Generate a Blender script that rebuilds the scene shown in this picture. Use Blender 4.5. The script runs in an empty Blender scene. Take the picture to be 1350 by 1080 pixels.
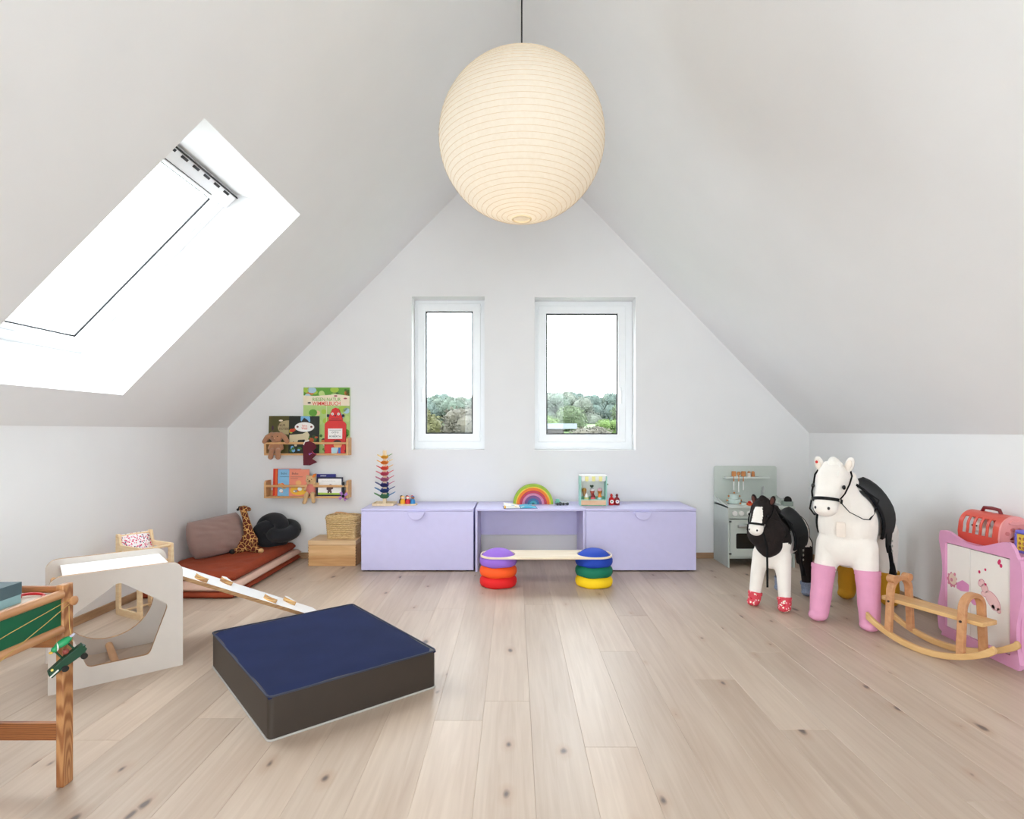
import bpy, bmesh, math, random
from math import pi, sin, cos, radians as R
from mathutils import Vector, Matrix, noise
from mathutils.geometry import tessellate_polygon

sc = bpy.context.scene
C = sc.collection
rnd = random.Random(7)

# ------------------------------------------------------------ camera, light, exposure
EYE = 1.12
cd = bpy.data.cameras.new('camera'); cam = bpy.data.objects.new('camera', cd); C.objects.link(cam)
cam.location = (0, 0, EYE); cam.rotation_euler = (pi/2, 0, 0)
cd.sensor_width = 36; cd.lens = 757/1350*36; cd.clip_start = .05; cd.clip_end = 600
cd.shift_x = -3/1350; cd.shift_y = 28/1350
sc.camera = cam

w = bpy.data.worlds.new('overcast_sky'); sc.world = w; w.use_nodes = True
nt = w.node_tree; bg = nt.nodes['Background']
tc = nt.nodes.new('ShaderNodeTexCoord'); nz = nt.nodes.new('ShaderNodeTexNoise'); nz.inputs['Scale'].default_value = 1.6
nz.inputs['Detail'].default_value = 3
cr = nt.nodes.new('ShaderNodeValToRGB'); cr.color_ramp.elements[0].color = (.87, .935, 1.0, 1); cr.color_ramp.elements[1].color = (.95, .975, 1.0, 1)
nt.links.new(tc.outputs['Generated'], nz.inputs['Vector']); nt.links.new(nz.outputs['Fac'], cr.inputs['Fac'])
nt.links.new(cr.outputs['Color'], bg.inputs['Color']); bg.inputs['Strength'].default_value = 7.0

def portal(name, loc, rot, sx, sy):
    d = bpy.data.lights.new(name, 'AREA'); d.shape = 'RECTANGLE'; d.size = sx; d.size_y = sy
    d.cycles.is_portal = True
    o = bpy.data.objects.new(name, d); C.objects.link(o); o.location = loc; o.rotation_euler = rot
    return o

vs = sc.view_settings
vs.view_transform = 'Standard'; vs.look = 'None'; vs.gamma = 1; vs.use_curve_mapping = False
vs.exposure = 0.88
sc.cycles.use_denoising = True
sc.cycles.max_bounces = 14; sc.cycles.diffuse_bounces = 9; sc.cycles.transparent_max_bounces = 12
sc.cycles.sample_clamp_indirect = 8.0

# ------------------------------------------------------------ materials
def lin(c):
    r = []
    for x in c[:3]:
        x = x/255
        r.append(x/12.92 if x <= .04045 else ((x+.055)/1.055)**2.4)
    return (*r, 1)
MC = {}
def M(name, rgb, rough=.55, var=.06, scale=18, bump=0., bscale=60, metal=0., sheen=0., spec=.5, coat=0.):
    if name in MC: return MC[name]
    m = bpy.data.materials.new(name); m.use_nodes = True; MC[name] = m
    nt = m.node_tree; b = nt.nodes['Principled BSDF']
    b.inputs['Roughness'].default_value = rough; b.inputs['Metallic'].default_value = metal
    b.inputs['Specular IOR Level'].default_value = spec
    b.inputs['Coat Weight'].default_value = coat
    if sheen:
        b.inputs['Sheen Weight'].default_value = sheen; b.inputs['Sheen Roughness'].default_value = .6
    c = lin(rgb)
    tc = nt.nodes.new('ShaderNodeTexCoord')
    n = nt.nodes.new('ShaderNodeTexNoise'); n.inputs['Scale'].default_value = scale; n.inputs['Detail'].default_value = 4
    nt.links.new(tc.outputs['Object'], n.inputs['Vector'])
    cr = nt.nodes.new('ShaderNodeValToRGB')
    cr.color_ramp.elements[0].position = .3; cr.color_ramp.elements[1].position = .7
    cr.color_ramp.elements[0].color = (*[max(0, x*(1-var)) for x in c[:3]], 1)
    cr.color_ramp.elements[1].color = (*[min(1, x*(1+var)) for x in c[:3]], 1)
    nt.links.new(n.outputs['Fac'], cr.inputs['Fac']); nt.links.new(cr.outputs['Color'], b.inputs['Base Color'])
    if bump:
        n2 = nt.nodes.new('ShaderNodeTexNoise'); n2.inputs['Scale'].default_value = bscale; n2.inputs['Detail'].default_value = 3
        nt.links.new(tc.outputs['Object'], n2.inputs['Vector'])
        bp = nt.nodes.new('ShaderNodeBump'); bp.inputs['Strength'].default_value = bump; bp.inputs['Distance'].default_value = .004
        nt.links.new(n2.outputs['Fac'], bp.inputs['Height']); nt.links.new(bp.outputs['Normal'], b.inputs['Normal'])
    return m

def wood(name, c1, c2, scale=(40, 3, 40), rough=.45, rings=False, contrast=(.3, .7), rscale=6):
    if name in MC: return MC[name]
    m = bpy.data.materials.new(name); m.use_nodes = True; MC[name] = m
    nt = m.node_tree; b = nt.nodes['Principled BSDF']; b.inputs['Roughness'].default_value = rough
    tc = nt.nodes.new('ShaderNodeTexCoord'); mp = nt.nodes.new('ShaderNodeMapping'); mp.inputs['Scale'].default_value = scale
    nt.links.new(tc.outputs['Object'], mp.inputs['Vector'])
    if rings:
        n = nt.nodes.new('ShaderNodeTexWave'); n.wave_type = 'RINGS'; n.inputs['Scale'].default_value = rscale
        n.inputs['Distortion'].default_value = 7; n.inputs['Detail'].default_value = 3; n.inputs['Detail Scale'].default_value = .7
    else:
        n = nt.nodes.new('ShaderNodeTexNoise'); n.inputs['Scale'].default_value = 1; n.inputs['Detail'].default_value = 6
        n.inputs['Distortion'].default_value = .5
    nt.links.new(mp.outputs['Vector'], n.inputs['Vector'])
    cr = nt.nodes.new('ShaderNodeValToRGB'); cr.color_ramp.elements[0].position = contrast[0]; cr.color_ramp.elements[1].position = contrast[1]
    cr.color_ramp.elements[0].color = lin(c1); cr.color_ramp.elements[1].color = lin(c2)
    nt.links.new(n.outputs['Fac'], cr.inputs['Fac']); nt.links.new(cr.outputs['Color'], b.inputs['Base Color'])
    return m

def dots(name, base, cols, scale=30, rad=.3, rough=.8):
    """a voronoi print: coloured spots on a base colour"""
    if name in MC: return MC[name]
    m = bpy.data.materials.new(name); m.use_nodes = True; MC[name] = m
    nt = m.node_tree; b = nt.nodes['Principled BSDF']; b.inputs['Roughness'].default_value = rough
    tc = nt.nodes.new('ShaderNodeTexCoord'); v = nt.nodes.new('ShaderNodeTexVoronoi'); v.inputs['Scale'].default_value = scale
    nt.links.new(tc.outputs['Object'], v.inputs['Vector'])
    sp = nt.nodes.new('ShaderNodeSeparateColor'); nt.links.new(v.outputs['Color'], sp.inputs['Color'])
    cr = nt.nodes.new('ShaderNodeValToRGB'); cr.color_ramp.interpolation = 'CONSTANT'
    e = cr.color_ramp.elements
    e[0].color = lin(cols[0]); e[0].position = 0; e[1].position = 1/len(cols); e[1].color = lin(cols[1 % len(cols)])
    for i in range(2, len(cols)):
        x = e.new(i/len(cols)); x.color = lin(cols[i])
    nt.links.new(sp.outputs['Red'], cr.inputs['Fac'])
    lt = nt.nodes.new('ShaderNodeMath'); lt.operation = 'LESS_THAN'; lt.inputs[1].default_value = rad
    nt.links.new(v.outputs['Distance'], lt.inputs[0])
    mx = nt.nodes.new('ShaderNodeMix'); mx.data_type = 'RGBA'; mx.inputs['A'].default_value = lin(base)
    nt.links.new(lt.outputs[0], mx.inputs['Factor']); nt.links.new(cr.outputs['Color'], mx.inputs['B'])
    nt.links.new(mx.outputs['Result'], b.inputs['Base Color'])
    return m

def cells(name, spot, line, scale=24, edge=.06):
    """giraffe hide: dark patches between pale lines"""
    if name in MC: return MC[name]
    m = bpy.data.materials.new(name); m.use_nodes = True; MC[name] = m
    nt = m.node_tree; b = nt.nodes['Principled BSDF']; b.inputs['Roughness'].default_value = .9
    tc = nt.nodes.new('ShaderNodeTexCoord'); v = nt.nodes.new('ShaderNodeTexVoronoi'); v.feature = 'DISTANCE_TO_EDGE'; v.inputs['Scale'].default_value = scale
    nt.links.new(tc.outputs['Object'], v.inputs['Vector'])
    lt = nt.nodes.new('ShaderNodeMath'); lt.operation = 'LESS_THAN'; lt.inputs[1].default_value = edge
    nt.links.new(v.outputs['Distance'], lt.inputs[0])
    mx = nt.nodes.new('ShaderNodeMix'); mx.data_type = 'RGBA'; mx.inputs['A'].default_value = lin(spot); mx.inputs['B'].default_value = lin(line)
    nt.links.new(lt.outputs[0], mx.inputs['Factor']); nt.links.new(mx.outputs['Result'], b.inputs['Base Color'])
    return m

def glass_mat():
    m = bpy.data.materials.new('window_glass'); m.use_nodes = True; nt = m.node_tree
    nt.nodes.remove(nt.nodes['Principled BSDF']); out = nt.nodes['Material Output']
    t = nt.nodes.new('ShaderNodeBsdfTransparent'); t.inputs['Color'].default_value = (.96, .98, .98, 1)
    g = nt.nodes.new('ShaderNodeBsdfGlossy'); g.inputs['Roughness'].default_value = .02
    fr = nt.nodes.new('ShaderNodeFresnel'); fr.inputs['IOR'].default_value = 1.35
    geo = nt.nodes.new('ShaderNodeNewGeometry'); inv = nt.nodes.new('ShaderNodeMath'); inv.operation = 'SUBTRACT'; inv.inputs[0].default_value = 1
    nt.links.new(geo.outputs['Backfacing'], inv.inputs[1])      # the inner face of the sheet adds no second mirror
    fm = nt.nodes.new('ShaderNodeMath'); fm.operation = 'MULTIPLY'; nt.links.new(fr.outputs[0], fm.inputs[0]); nt.links.new(inv.outputs[0], fm.inputs[1])
    mx = nt.nodes.new('ShaderNodeMixShader')
    nt.links.new(fm.outputs[0], mx.inputs[0]); nt.links.new(t.outputs[0], mx.inputs[1]); nt.links.new(g.outputs[0], mx.inputs[2])
    nt.links.new(mx.outputs[0], out.inputs['Surface'])
    return m

def oak_floor():
    m = bpy.data.materials.new('oiled_oak_planks'); m.use_nodes = True; nt = m.node_tree; L = nt.links.new
    N = nt.nodes.new; b = nt.nodes['Principled BSDF']
    geo = N('ShaderNodeNewGeometry'); oi = N('ShaderNodeObjectInfo')
    off = N('ShaderNodeVectorMath'); off.operation = 'MULTIPLY'; off.inputs[1].default_value = (37, 61, 13)
    cmb = N('ShaderNodeCombineXYZ')
    for k in range(3): L(oi.outputs['Random'], cmb.inputs[k])
    L(cmb.outputs[0], off.inputs[0])
    add = N('ShaderNodeVectorMath'); L(geo.outputs['Position'], add.inputs[0]); L(off.outputs[0], add.inputs[1])
    # long grain
    mp = N('ShaderNodeMapping'); mp.inputs['Scale'].default_value = (26, 1.3, 1); L(add.outputs[0], mp.inputs['Vector'])
    g = N('ShaderNodeTexNoise'); g.inputs['Scale'].default_value = 1.5; g.inputs['Detail'].default_value = 6; g.inputs['Distortion'].default_value = .9
    L(mp.outputs[0], g.inputs['Vector'])
    # broad cloud of tone
    mp2 = N('ShaderNodeMapping'); mp2.inputs['Scale'].default_value = (5, .8, 1); L(add.outputs[0], mp2.inputs['Vector'])
    g2 = N('ShaderNodeTexNoise'); g2.inputs['Scale'].default_value = 1; g2.inputs['Detail'].default_value = 3; L(mp2.outputs[0], g2.inputs['Vector'])
    cr = N('ShaderNodeValToRGB'); cr.color_ramp.elements[0].position = .28; cr.color_ramp.elements[1].position = .72
    cr.color_ramp.elements[0].color = lin((171, 148, 128)); cr.color_ramp.elements[1].color = lin((203, 185, 167))
    mixf = N('ShaderNodeMath'); mixf.operation = 'MULTIPLY_ADD'; mixf.inputs[1].default_value = .45
    h2 = N('ShaderNodeMath'); h2.operation = 'MULTIPLY'; h2.inputs[1].default_value = .55; L(g2.outputs['Fac'], h2.inputs[0])
    L(g.outputs['Fac'], mixf.inputs[0]); L(h2.outputs[0], mixf.inputs[2]); L(mixf.outputs[0], cr.inputs['Fac'])
    # tone per plank
    hsv = N('ShaderNodeHueSaturation'); mr = N('ShaderNodeMapRange'); mr.inputs['To Min'].default_value = .88; mr.inputs['To Max'].default_value = 1.06
    L(oi.outputs['Random'], mr.inputs['Value']); L(mr.outputs[0], hsv.inputs['Value']); L(cr.outputs['Color'], hsv.inputs['Color'])
    # knots: rare cells, stretched along the plank
    mp3 = N('ShaderNodeMapping'); mp3.inputs['Scale'].default_value = (5.4, 2.6, 1); L(add.outputs[0], mp3.inputs['Vector'])
    wob = N('ShaderNodeTexNoise'); wob.inputs['Scale'].default_value = 9; L(add.outputs[0], wob.inputs['Vector'])
    wm = N('ShaderNodeVectorMath'); wm.operation = 'MULTIPLY_ADD'; wm.inputs[1].default_value = (.16, .16, 0)
    L(wob.outputs['Color'], wm.inputs[0]); L(mp3.outputs[0], wm.inputs[2])
    v = N('ShaderNodeTexVoronoi'); v.voronoi_dimensions = '2D'; v.inputs['Scale'].default_value = 1; L(wm.outputs[0], v.inputs['Vector'])
    sp = N('ShaderNodeSeparateColor'); L(v.outputs['Color'], sp.inputs['Color'])
    # radius of the knot from the cell's own colour; most cells have none
    rr = N('ShaderNodeMapRange'); rr.inputs['From Min'].default_value = .62; rr.inputs['From Max'].default_value = 1; rr.inputs['To Min'].default_value = .0; rr.inputs['To Max'].default_value = .075
    L(sp.outputs['Red'], rr.inputs['Value'])
    kd = N('ShaderNodeMath'); kd.operation = 'SUBTRACT'; L(rr.outputs[0], kd.inputs[0]); L(v.outputs['Distance'], kd.inputs[1])
    k1 = N('ShaderNodeMapRange'); k1.inputs['From Min'].default_value = -.02; k1.inputs['From Max'].default_value = .03; k1.inputs['To Max'].default_value = .9; L(kd.outputs[0], k1.inputs['Value'])
    k2 = N('ShaderNodeMapRange'); k2.inputs['From Min'].default_value = -.14; k2.inputs['From Max'].default_value = .0; k2.inputs['To Max'].default_value = .4; L(kd.outputs[0], k2.inputs['Value'])
    has = N('ShaderNodeMath'); has.operation = 'GREATER_THAN'; has.inputs[1].default_value = .62; L(sp.outputs['Red'], has.inputs[0])
    k1h = N('ShaderNodeMath'); k1h.operation = 'MULTIPLY'; L(k1.outputs[0], k1h.inputs[0]); L(has.outputs[0], k1h.inputs[1])
    k2h = N('ShaderNodeMath'); k2h.operation = 'MULTIPLY'; L(k2.outputs[0], k2h.inputs[0]); L(has.outputs[0], k2h.inputs[1])
    m1 = N('ShaderNodeMix'); m1.data_type = 'RGBA'; m1.inputs['B'].default_value = lin((160, 122, 92)); L(k2h.outputs[0], m1.inputs['Factor']); L(hsv.outputs['Color'], m1.inputs['A'])
    m2 = N('ShaderNodeMix'); m2.data_type = 'RGBA'; m2.inputs['B'].default_value = lin((84, 70, 66)); L(k1h.outputs[0], m2.inputs['Factor']); L(m1.outputs['Result'], m2.inputs['A'])
    L(m2.outputs['Result'], b.inputs['Base Color'])
    b.inputs['Roughness'].default_value = .42; b.inputs['Specular IOR Level'].default_value = .65
    bp = N('ShaderNodeBump'); bp.inputs['Strength'].default_value = .12; bp.inputs['Distance'].default_value = .002
    L(g.outputs['Fac'], bp.inputs['Height']); L(bp.outputs['Normal'], b.inputs['Normal'])
    return m

# ------------------------------------------------------------ mesh helpers
class MB:
    def __init__(s): s.v = []; s.f = []
    def add(s, vs, fs):
        o = len(s.v); s.v += [tuple(p) for p in vs]; s.f += [tuple(i+o for i in f) for f in fs]; return s
    def box(s, x0, x1, y0, y1, z0, z1, mtx=None):
        vs = [Vector((x, y, z)) for x in (x0, x1) for y in (y0, y1) for z in (z0, z1)]
        if mtx: vs = [mtx @ p for p in vs]
        return s.add(vs, [(0, 1, 3, 2), (4, 6, 7, 5), (0, 4, 5, 1), (2, 3, 7, 6), (0, 2, 6, 4), (1, 5, 7, 3)])
    def cyl(s, p0, p1, r0, r1=None, n=16):
        return s.tube([p0, p1], [r0, r0 if r1 is None else r1], n)
    def tube(s, pts, r, n=8, closed=False, flat=1.0, up=None):
        pts = [Vector(p) for p in pts]; k = len(pts)
        rs = r if isinstance(r, (list, tuple)) else [r]*k
        T = []
        for i in range(k):
            a = pts[i-1] if (i > 0 or closed) else pts[i]; b = pts[(i+1) % k] if (i < k-1 or closed) else pts[i]
            T.append((b-a).normalized())
        ref = Vector(up) if up else (Vector((0, 0, 1)) if abs(T[0].z) < .9 else Vector((1, 0, 0)))
        nrm = (ref - T[0]*ref.dot(T[0])).normalized(); vs = []
        for i in range(k):
            nrm = (nrm - T[i]*nrm.dot(T[i]))
            if nrm.length < 1e-6: nrm = T[i].orthogonal()
            nrm.normalize(); bn = T[i].cross(nrm)
            for j in range(n):
                a = 2*pi*j/n + pi/n
                vs.append(pts[i] + (nrm*cos(a)*flat + bn*sin(a))*rs[i])
        fs = []
        for i in range(k if closed else k-1):
            for j in range(n):
                a = i*n+j; b = i*n+(j+1) % n; c = ((i+1) % k)*n+(j+1) % n; d = ((i+1) % k)*n+j
                fs.append((a, b, c, d))
        if not closed:
            fs.append(tuple(range(n-1, -1, -1))); fs.append(tuple((k-1)*n+j for j in range(n)))
        return s.add(vs, fs)
    def ell(s, c, r, nu=16, nv=10, mtx=None):
        if not isinstance(r, (tuple, list)): r = (r, r, r)
        vs = [Vector((0, 0, -r[2]))]
        for i in range(1, nv):
            t = -pi/2+pi*i/nv
            for j in range(nu):
                a = 2*pi*j/nu; vs.append(Vector((r[0]*cos(t)*cos(a), r[1]*cos(t)*sin(a), r[2]*sin(t))))
        vs.append(Vector((0, 0, r[2])))
        if mtx: vs = [mtx @ p for p in vs]
        vs = [p+Vector(c) for p in vs]; fs = []
        for j in range(nu): fs.append((0, 1+(j+1) % nu, 1+j))
        for i in range(nv-2):
            for j in range(nu):
                a = 1+i*nu+j; b = 1+i*nu+(j+1) % nu; fs.append((a, b, b+nu, a+nu))
        t = len(vs)-1
        for j in range(nu): fs.append((t, 1+(nv-2)*nu+j, 1+(nv-2)*nu+(j+1) % nu))
        return s.add(vs, fs)
    def lathe(s, prof, n=32, c=(0, 0, 0), mtx=None):
        vs = []; k = len(prof)
        for r, z in prof:
            for j in range(n):
                a = 2*pi*j/n; p = Vector((r*cos(a), r*sin(a), z))
                if mtx: p = mtx @ p
                vs.append(p+Vector(c))
        fs = []
        for i in range(k-1):
            for j in range(n):
                a = i*n+j; b = i*n+(j+1) % n; fs.append((a, b, b+n, a+n))
        fs.append(tuple(range(n-1, -1, -1))); fs.append(tuple((k-1)*n+j for j in range(n)))
        return s.add(vs, fs)
    def prism(s, outer, lo, hi, fr, holes=()):
        """outline (a,b) in the frame fr=(O,A,B,N), from lo to hi along N"""
        O, A, B, N = [Vector(q) for q in fr]
        loops = [outer]+list(holes)
        flat = [p for l in loops for p in l]; n = len(flat)
        vs = [O+A*p[0]+B*p[1]+N*lo for p in flat]+[O+A*p[0]+B*p[1]+N*hi for p in flat]
        tris = tessellate_polygon([[Vector((p[0], p[1], 0)) for p in l] for l in loops])
        fs = []
        if not holes:
            fs.append(tuple(range(n-1, -1, -1))); fs.append(tuple(n+i for i in range(n)))
        else:
            for t in tris: fs.append((t[2], t[1], t[0])); fs.append((n+t[0], n+t[1], n+t[2]))
        o = 0
        for l in loops:
            for i in range(len(l)):
                a = o+i; b = o+(i+1) % len(l); fs.append((a, b, n+b, n+a))
            o += len(l)
        return s.add(vs, fs)
    def build(s, name, mat, parent=None, smooth=None, bevel=0., seg=2, loc=None, rot=None, sub=0):
        me = bpy.data.meshes.new(name); me.from_pydata(s.v, [], s.f)
        bm = bmesh.new(); bm.from_mesh(me); bmesh.ops.recalc_face_normals(bm, faces=bm.faces); bm.to_mesh(me); bm.free()
        return link(name, me, mat, parent, smooth, bevel, seg, loc, rot, sub)

def link(name, me, mat, parent=None, smooth=None, bevel=0., seg=2, loc=None, rot=None, sub=0):
    if isinstance(mat, (list, tuple)):
        for m in mat: me.materials.append(m)
    elif mat: me.materials.append(mat)
    if smooth is not None:
        me.polygons.foreach_set('use_smooth', [True]*len(me.polygons)); me.set_sharp_from_angle(angle=R(smooth))
    o = bpy.data.objects.new(name, me); C.objects.link(o)
    if parent: o.parent = parent
    if loc: o.location = loc
    if rot: o.rotation_euler = rot
    if bevel:
        b = o.modifiers.new('bevel', 'BEVEL'); b.width = bevel; b.segments = seg; b.limit_method = 'ANGLE'; b.angle_limit = R(40)
        me.polygons.foreach_set('use_smooth', [True]*len(me.polygons)); me.set_sharp_from_angle(angle=R(50))
        b.harden_normals = False
    if sub:
        u = o.modifiers.new('sub', 'SUBSURF'); u.levels = sub; u.render_levels = sub
    return o

def blob(name, mb, mat, parent=None, voxel=.01, smooth=6, loc=None, rot=None):
    """joins the overlapping solids of mb into one continuous skin"""
    me = bpy.data.meshes.new(name); me.from_pydata(mb.v, [], mb.f)
    bm = bmesh.new(); bm.from_mesh(me); bmesh.ops.recalc_face_normals(bm, faces=bm.faces); bm.to_mesh(me); bm.free()
    t = bpy.data.objects.new('tmp', me); C.objects.link(t)
    r = t.modifiers.new('r', 'REMESH'); r.mode = 'VOXEL'; r.voxel_size = voxel
    if smooth:
        q = t.modifiers.new('s', 'SMOOTH'); q.iterations = smooth; q.factor = .5
    dg = bpy.context.evaluated_depsgraph_get(); dg.update()
    me2 = bpy.data.meshes.new_from_object(t.evaluated_get(dg))
    bpy.data.objects.remove(t); bpy.data.meshes.remove(me)
    me2.name = name; me2.materials.clear()
    return link(name, me2, mat, parent, smooth=180, loc=loc, rot=rot)

def cap(mb, p0, r0, p1, r1, n=14):
    """a tapered limb with round ends"""
    mb.tube([p0, p1], [r0, r1], n); mb.ell(p0, r0, n, 8); mb.ell(p1, r1, n, 8); return mb

def thing(name, label, cat, loc=(0, 0, 0), rz=0., group=None):
    o = bpy.data.objects.new(name, None); C.objects.link(o); o.empty_display_size = .05
    o.location = loc; o.rotation_euler = (0, 0, rz); o['label'] = label; o['category'] = cat
    if group: o['group'] = group
    return o
def tag(o, label, cat, group=None, kind=None):
    o['label'] = label; o['category'] = cat
    if group: o['group'] = group
    if kind: o['kind'] = kind
    return o
def struct(o): o['kind'] = 'structure'; return o

FONT = {}
def text(name, s, h, mat, parent, loc, width=None, rot=None, spacing=1.0):
    cu = bpy.data.curves.new('t', 'FONT'); cu.body = s; cu.size = 1; cu.align_x = 'CENTER'; cu.align_y = 'CENTER'; cu.space_character = spacing
    cu.resolution_u = 2; cu.offset = .009
    t = bpy.data.objects.new('t', cu); C.objects.link(t)
    dg = bpy.context.evaluated_depsgraph_get(); dg.update()
    me = bpy.data.meshes.new_from_object(t.evaluated_get(dg)); bpy.data.objects.remove(t)
    ys = [v.co.y for v in me.vertices]; xs = [v.co.x for v in me.vertices]
    k = h/(max(ys)-min(ys)); kx = (width/(max(xs)-min(xs))) if width else k
    for v in me.vertices: v.co = Vector((v.co.x*kx, 0, v.co.y*k))
    me.name = name
    return link(name, me, mat, parent, loc=loc, rot=rot)

def circ(cx, cy, rx, ry=None, n=24, a0=0, a1=2*pi):
    ry = rx if ry is None else ry
    full = abs(a1-a0-2*pi) < 1e-6
    return [(cx+rx*cos(a0+(a1-a0)*i/(n if full else n-1)), cy+ry*sin(a0+(a1-a0)*i/(n if full else n-1))) for i in range(n)]
def rrect(x0, x1, y0, y1, r, n=6):
    """rounded rectangle; r one radius or (bl, br, tr, tl)"""
    if not isinstance(r, (tuple, list)): r = (r,)*4
    out = []
    for (cx, cy, a, q) in ((x0+r[0], y0+r[0], pi, r[0]), (x1-r[1], y0+r[1], 1.5*pi, r[1]), (x1-r[2], y1-r[2], 0, r[2]), (x0+r[3], y1-r[3], .5*pi, r[3])):
        if q <= 0: out.append((cx, cy)); continue
        for i in range(n+1): t = a+pi/2*i/n; out.append((cx+q*cos(t), cy+q*sin(t)))
    return out
def rpoly(pts, r, n=5):
    """polygon with its corners rounded"""
    out = []; k = len(pts)
    for i in range(k):
        a, p, b = Vector(pts[i-1]), Vector(pts[i]), Vector(pts[(i+1) % k])
        d1 = (a-p).normalized(); d2 = (b-p).normalized(); ang = d1.angle(d2); t = min(r/math.tan(ang/2), (a-p).length*.45, (b-p).length*.45)
        p1 = p+d1*t; p2 = p+d2*t
        for j in range(n+1):
            s = j/n; q = p1*(1-s)**2+p*2*s*(1-s)+p2*s*s; out.append((q.x, q.y))
    return out
XZ = ((0, 0, 0), (1, 0, 0), (0, 0, 1), (0, -1, 0))     # outlines drawn facing the camera side (-Y)
YZ = ((0, 0, 0), (0, 1, 0), (0, 0, 1), (1, 0, 0))
XY = ((0, 0, 0), (1, 0, 0), (0, 1, 0), (0, 0, 1))
def fr(base, O): return (O,)+tuple(base[1:])

# ------------------------------------------------------------ the room
YB, YF = 5.046, -1.7            # gable in view, gable behind the viewer
XL, XR = -2.52, 2.59            # knee walls
ZL, ZR = 1.145, 1.10            # their tops
RX, RZ = .035, 3.747            # ridge
SL = (RZ-ZL)/(RX-XL); SR = (RZ-ZR)/(XR-RX)
PLASTER = M('white_plaster', (231, 231, 231), .9, var=.012, scale=3, bump=.05, bscale=180)
WHITE = M('white_upvc', (238, 240, 242), .35, var=.01)
GASKET_AND_SHADE = M('black_gasket_and_shade', (22, 22, 24), .6)
GLASS = glass_mat()
BASEW = wood('baseboard_oak', (150, 116, 86), (178, 142, 108), (6, 6, 60))

def roof(x): return ZL+SL*(x-XL) if x <= RX else ZR+SR*(XR-x)

# floor planks
OAK = oak_floor()
fl = struct(MB().box(XL-.2, XR+.2, YF-.2, YB+.2, -.12, -.0145).build('floor', M('screed', (120, 105, 92), .9)))
PW = .186; X0 = .0634
rows = range(int((XL-X0)/PW)-1, int((XR-X0)/PW)+1)
known = {-1: 2.376, 2: 2.913, 1: 2.033, -7: 2.239, 6: 2.903, 7: 1.735}
pl_cache = {}
for r_ in rows:
    xa = max(XL, X0+r_*PW); xb = min(XR, X0+(r_+1)*PW)
    if xb-xa < .01: continue
    j0 = known.get(r_, rnd.uniform(1.2, 3.6)); L_ = 2.2
    ys = sorted(y for y in [j0+L_*k for k in range(-4, 4)] if YF+.1 < y < YB-.1)
    ys = [YF]+ys+[YB]
    for a, b in zip(ys, ys[1:]):
        key = (round(xb-xa, 4), round(b-a, 4))
        if key not in pl_cache:
            hx = (xb-xa)/2; hy = (b-a)/2; me = bpy.data.meshes.new('plank')
            e = .0012; P = []
            for (z, d) in ((-.0145, 0), (-.0012, 0), (0, e)):
                P += [(-hx+d, -hy+d, z), (hx-d, -hy+d, z), (hx-d, hy-d, z), (-hx+d, hy-d, z)]
            F = [(8, 9, 10, 11)]+[(q*4+i, q*4+(i+1) % 4, q*4+4+(i+1) % 4, q*4+4+i) for q in (0, 1) for i in range(4)]
            me.from_pydata(P, [], F); me.materials.append(OAK); pl_cache[key] = me
        o = bpy.data.objects.new('plank', pl_cache[key]); C.objects.link(o); o.parent = fl
        o.location = ((xa+xb)/2, (a+b)/2, 0)

# knee walls
struct(MB().box(XL-.3, XL, YF-.3, YB+.3, -.1, ZL+.02).build('wall_left', PLASTER))
struct(MB().box(XR, XR+.3, YF-.3, YB+.3, -.1, ZR+.02).build('wall_right', PLASTER))

def gable(name, y0, y1, wins):
    """wall under the two roof slopes, pierced by wins = (x0, x1, z0, z1)"""
    mb = MB(); xs = sorted({XL-.3, RX, XR+.3}.union(*[{a[0], a[1]} for a in wins]))
    for a, b in zip(xs, xs[1:]):
        mid = (a+b)/2; hit = [q for q in wins if q[0] <= mid <= q[1]]
        if not hit: parts = [(-.1, None)]
        else: parts = [(-.1, hit[0][2]), (hit[0][3], None)]
        for z0, z1 in parts:
            if z1 is None: poly = [(a, z0), (b, z0), (b, roof(b)+.02), (a, roof(a)+.02)]
            else: poly = [(a, z0), (b, z0), (b, z1), (a, z1)]
            mb.prism(poly, 0, 1, ((0, y0, 0), (1, 0, 0), (0, 0, 1), (0, y1-y0, 0)))
    bm_o = mb.build(name, PLASTER); return struct(bm_o)
W1 = (-.90, -.262, .953, 2.300); W2 = (.180, 1.067, .950, 2.292)
gable('wall_back', YB, YB+.3, [W1, W2])
DR = (-1.15, 1.15, .0, 2.15)
gable('wall_front', YF-.3, YF, [DR])

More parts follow.
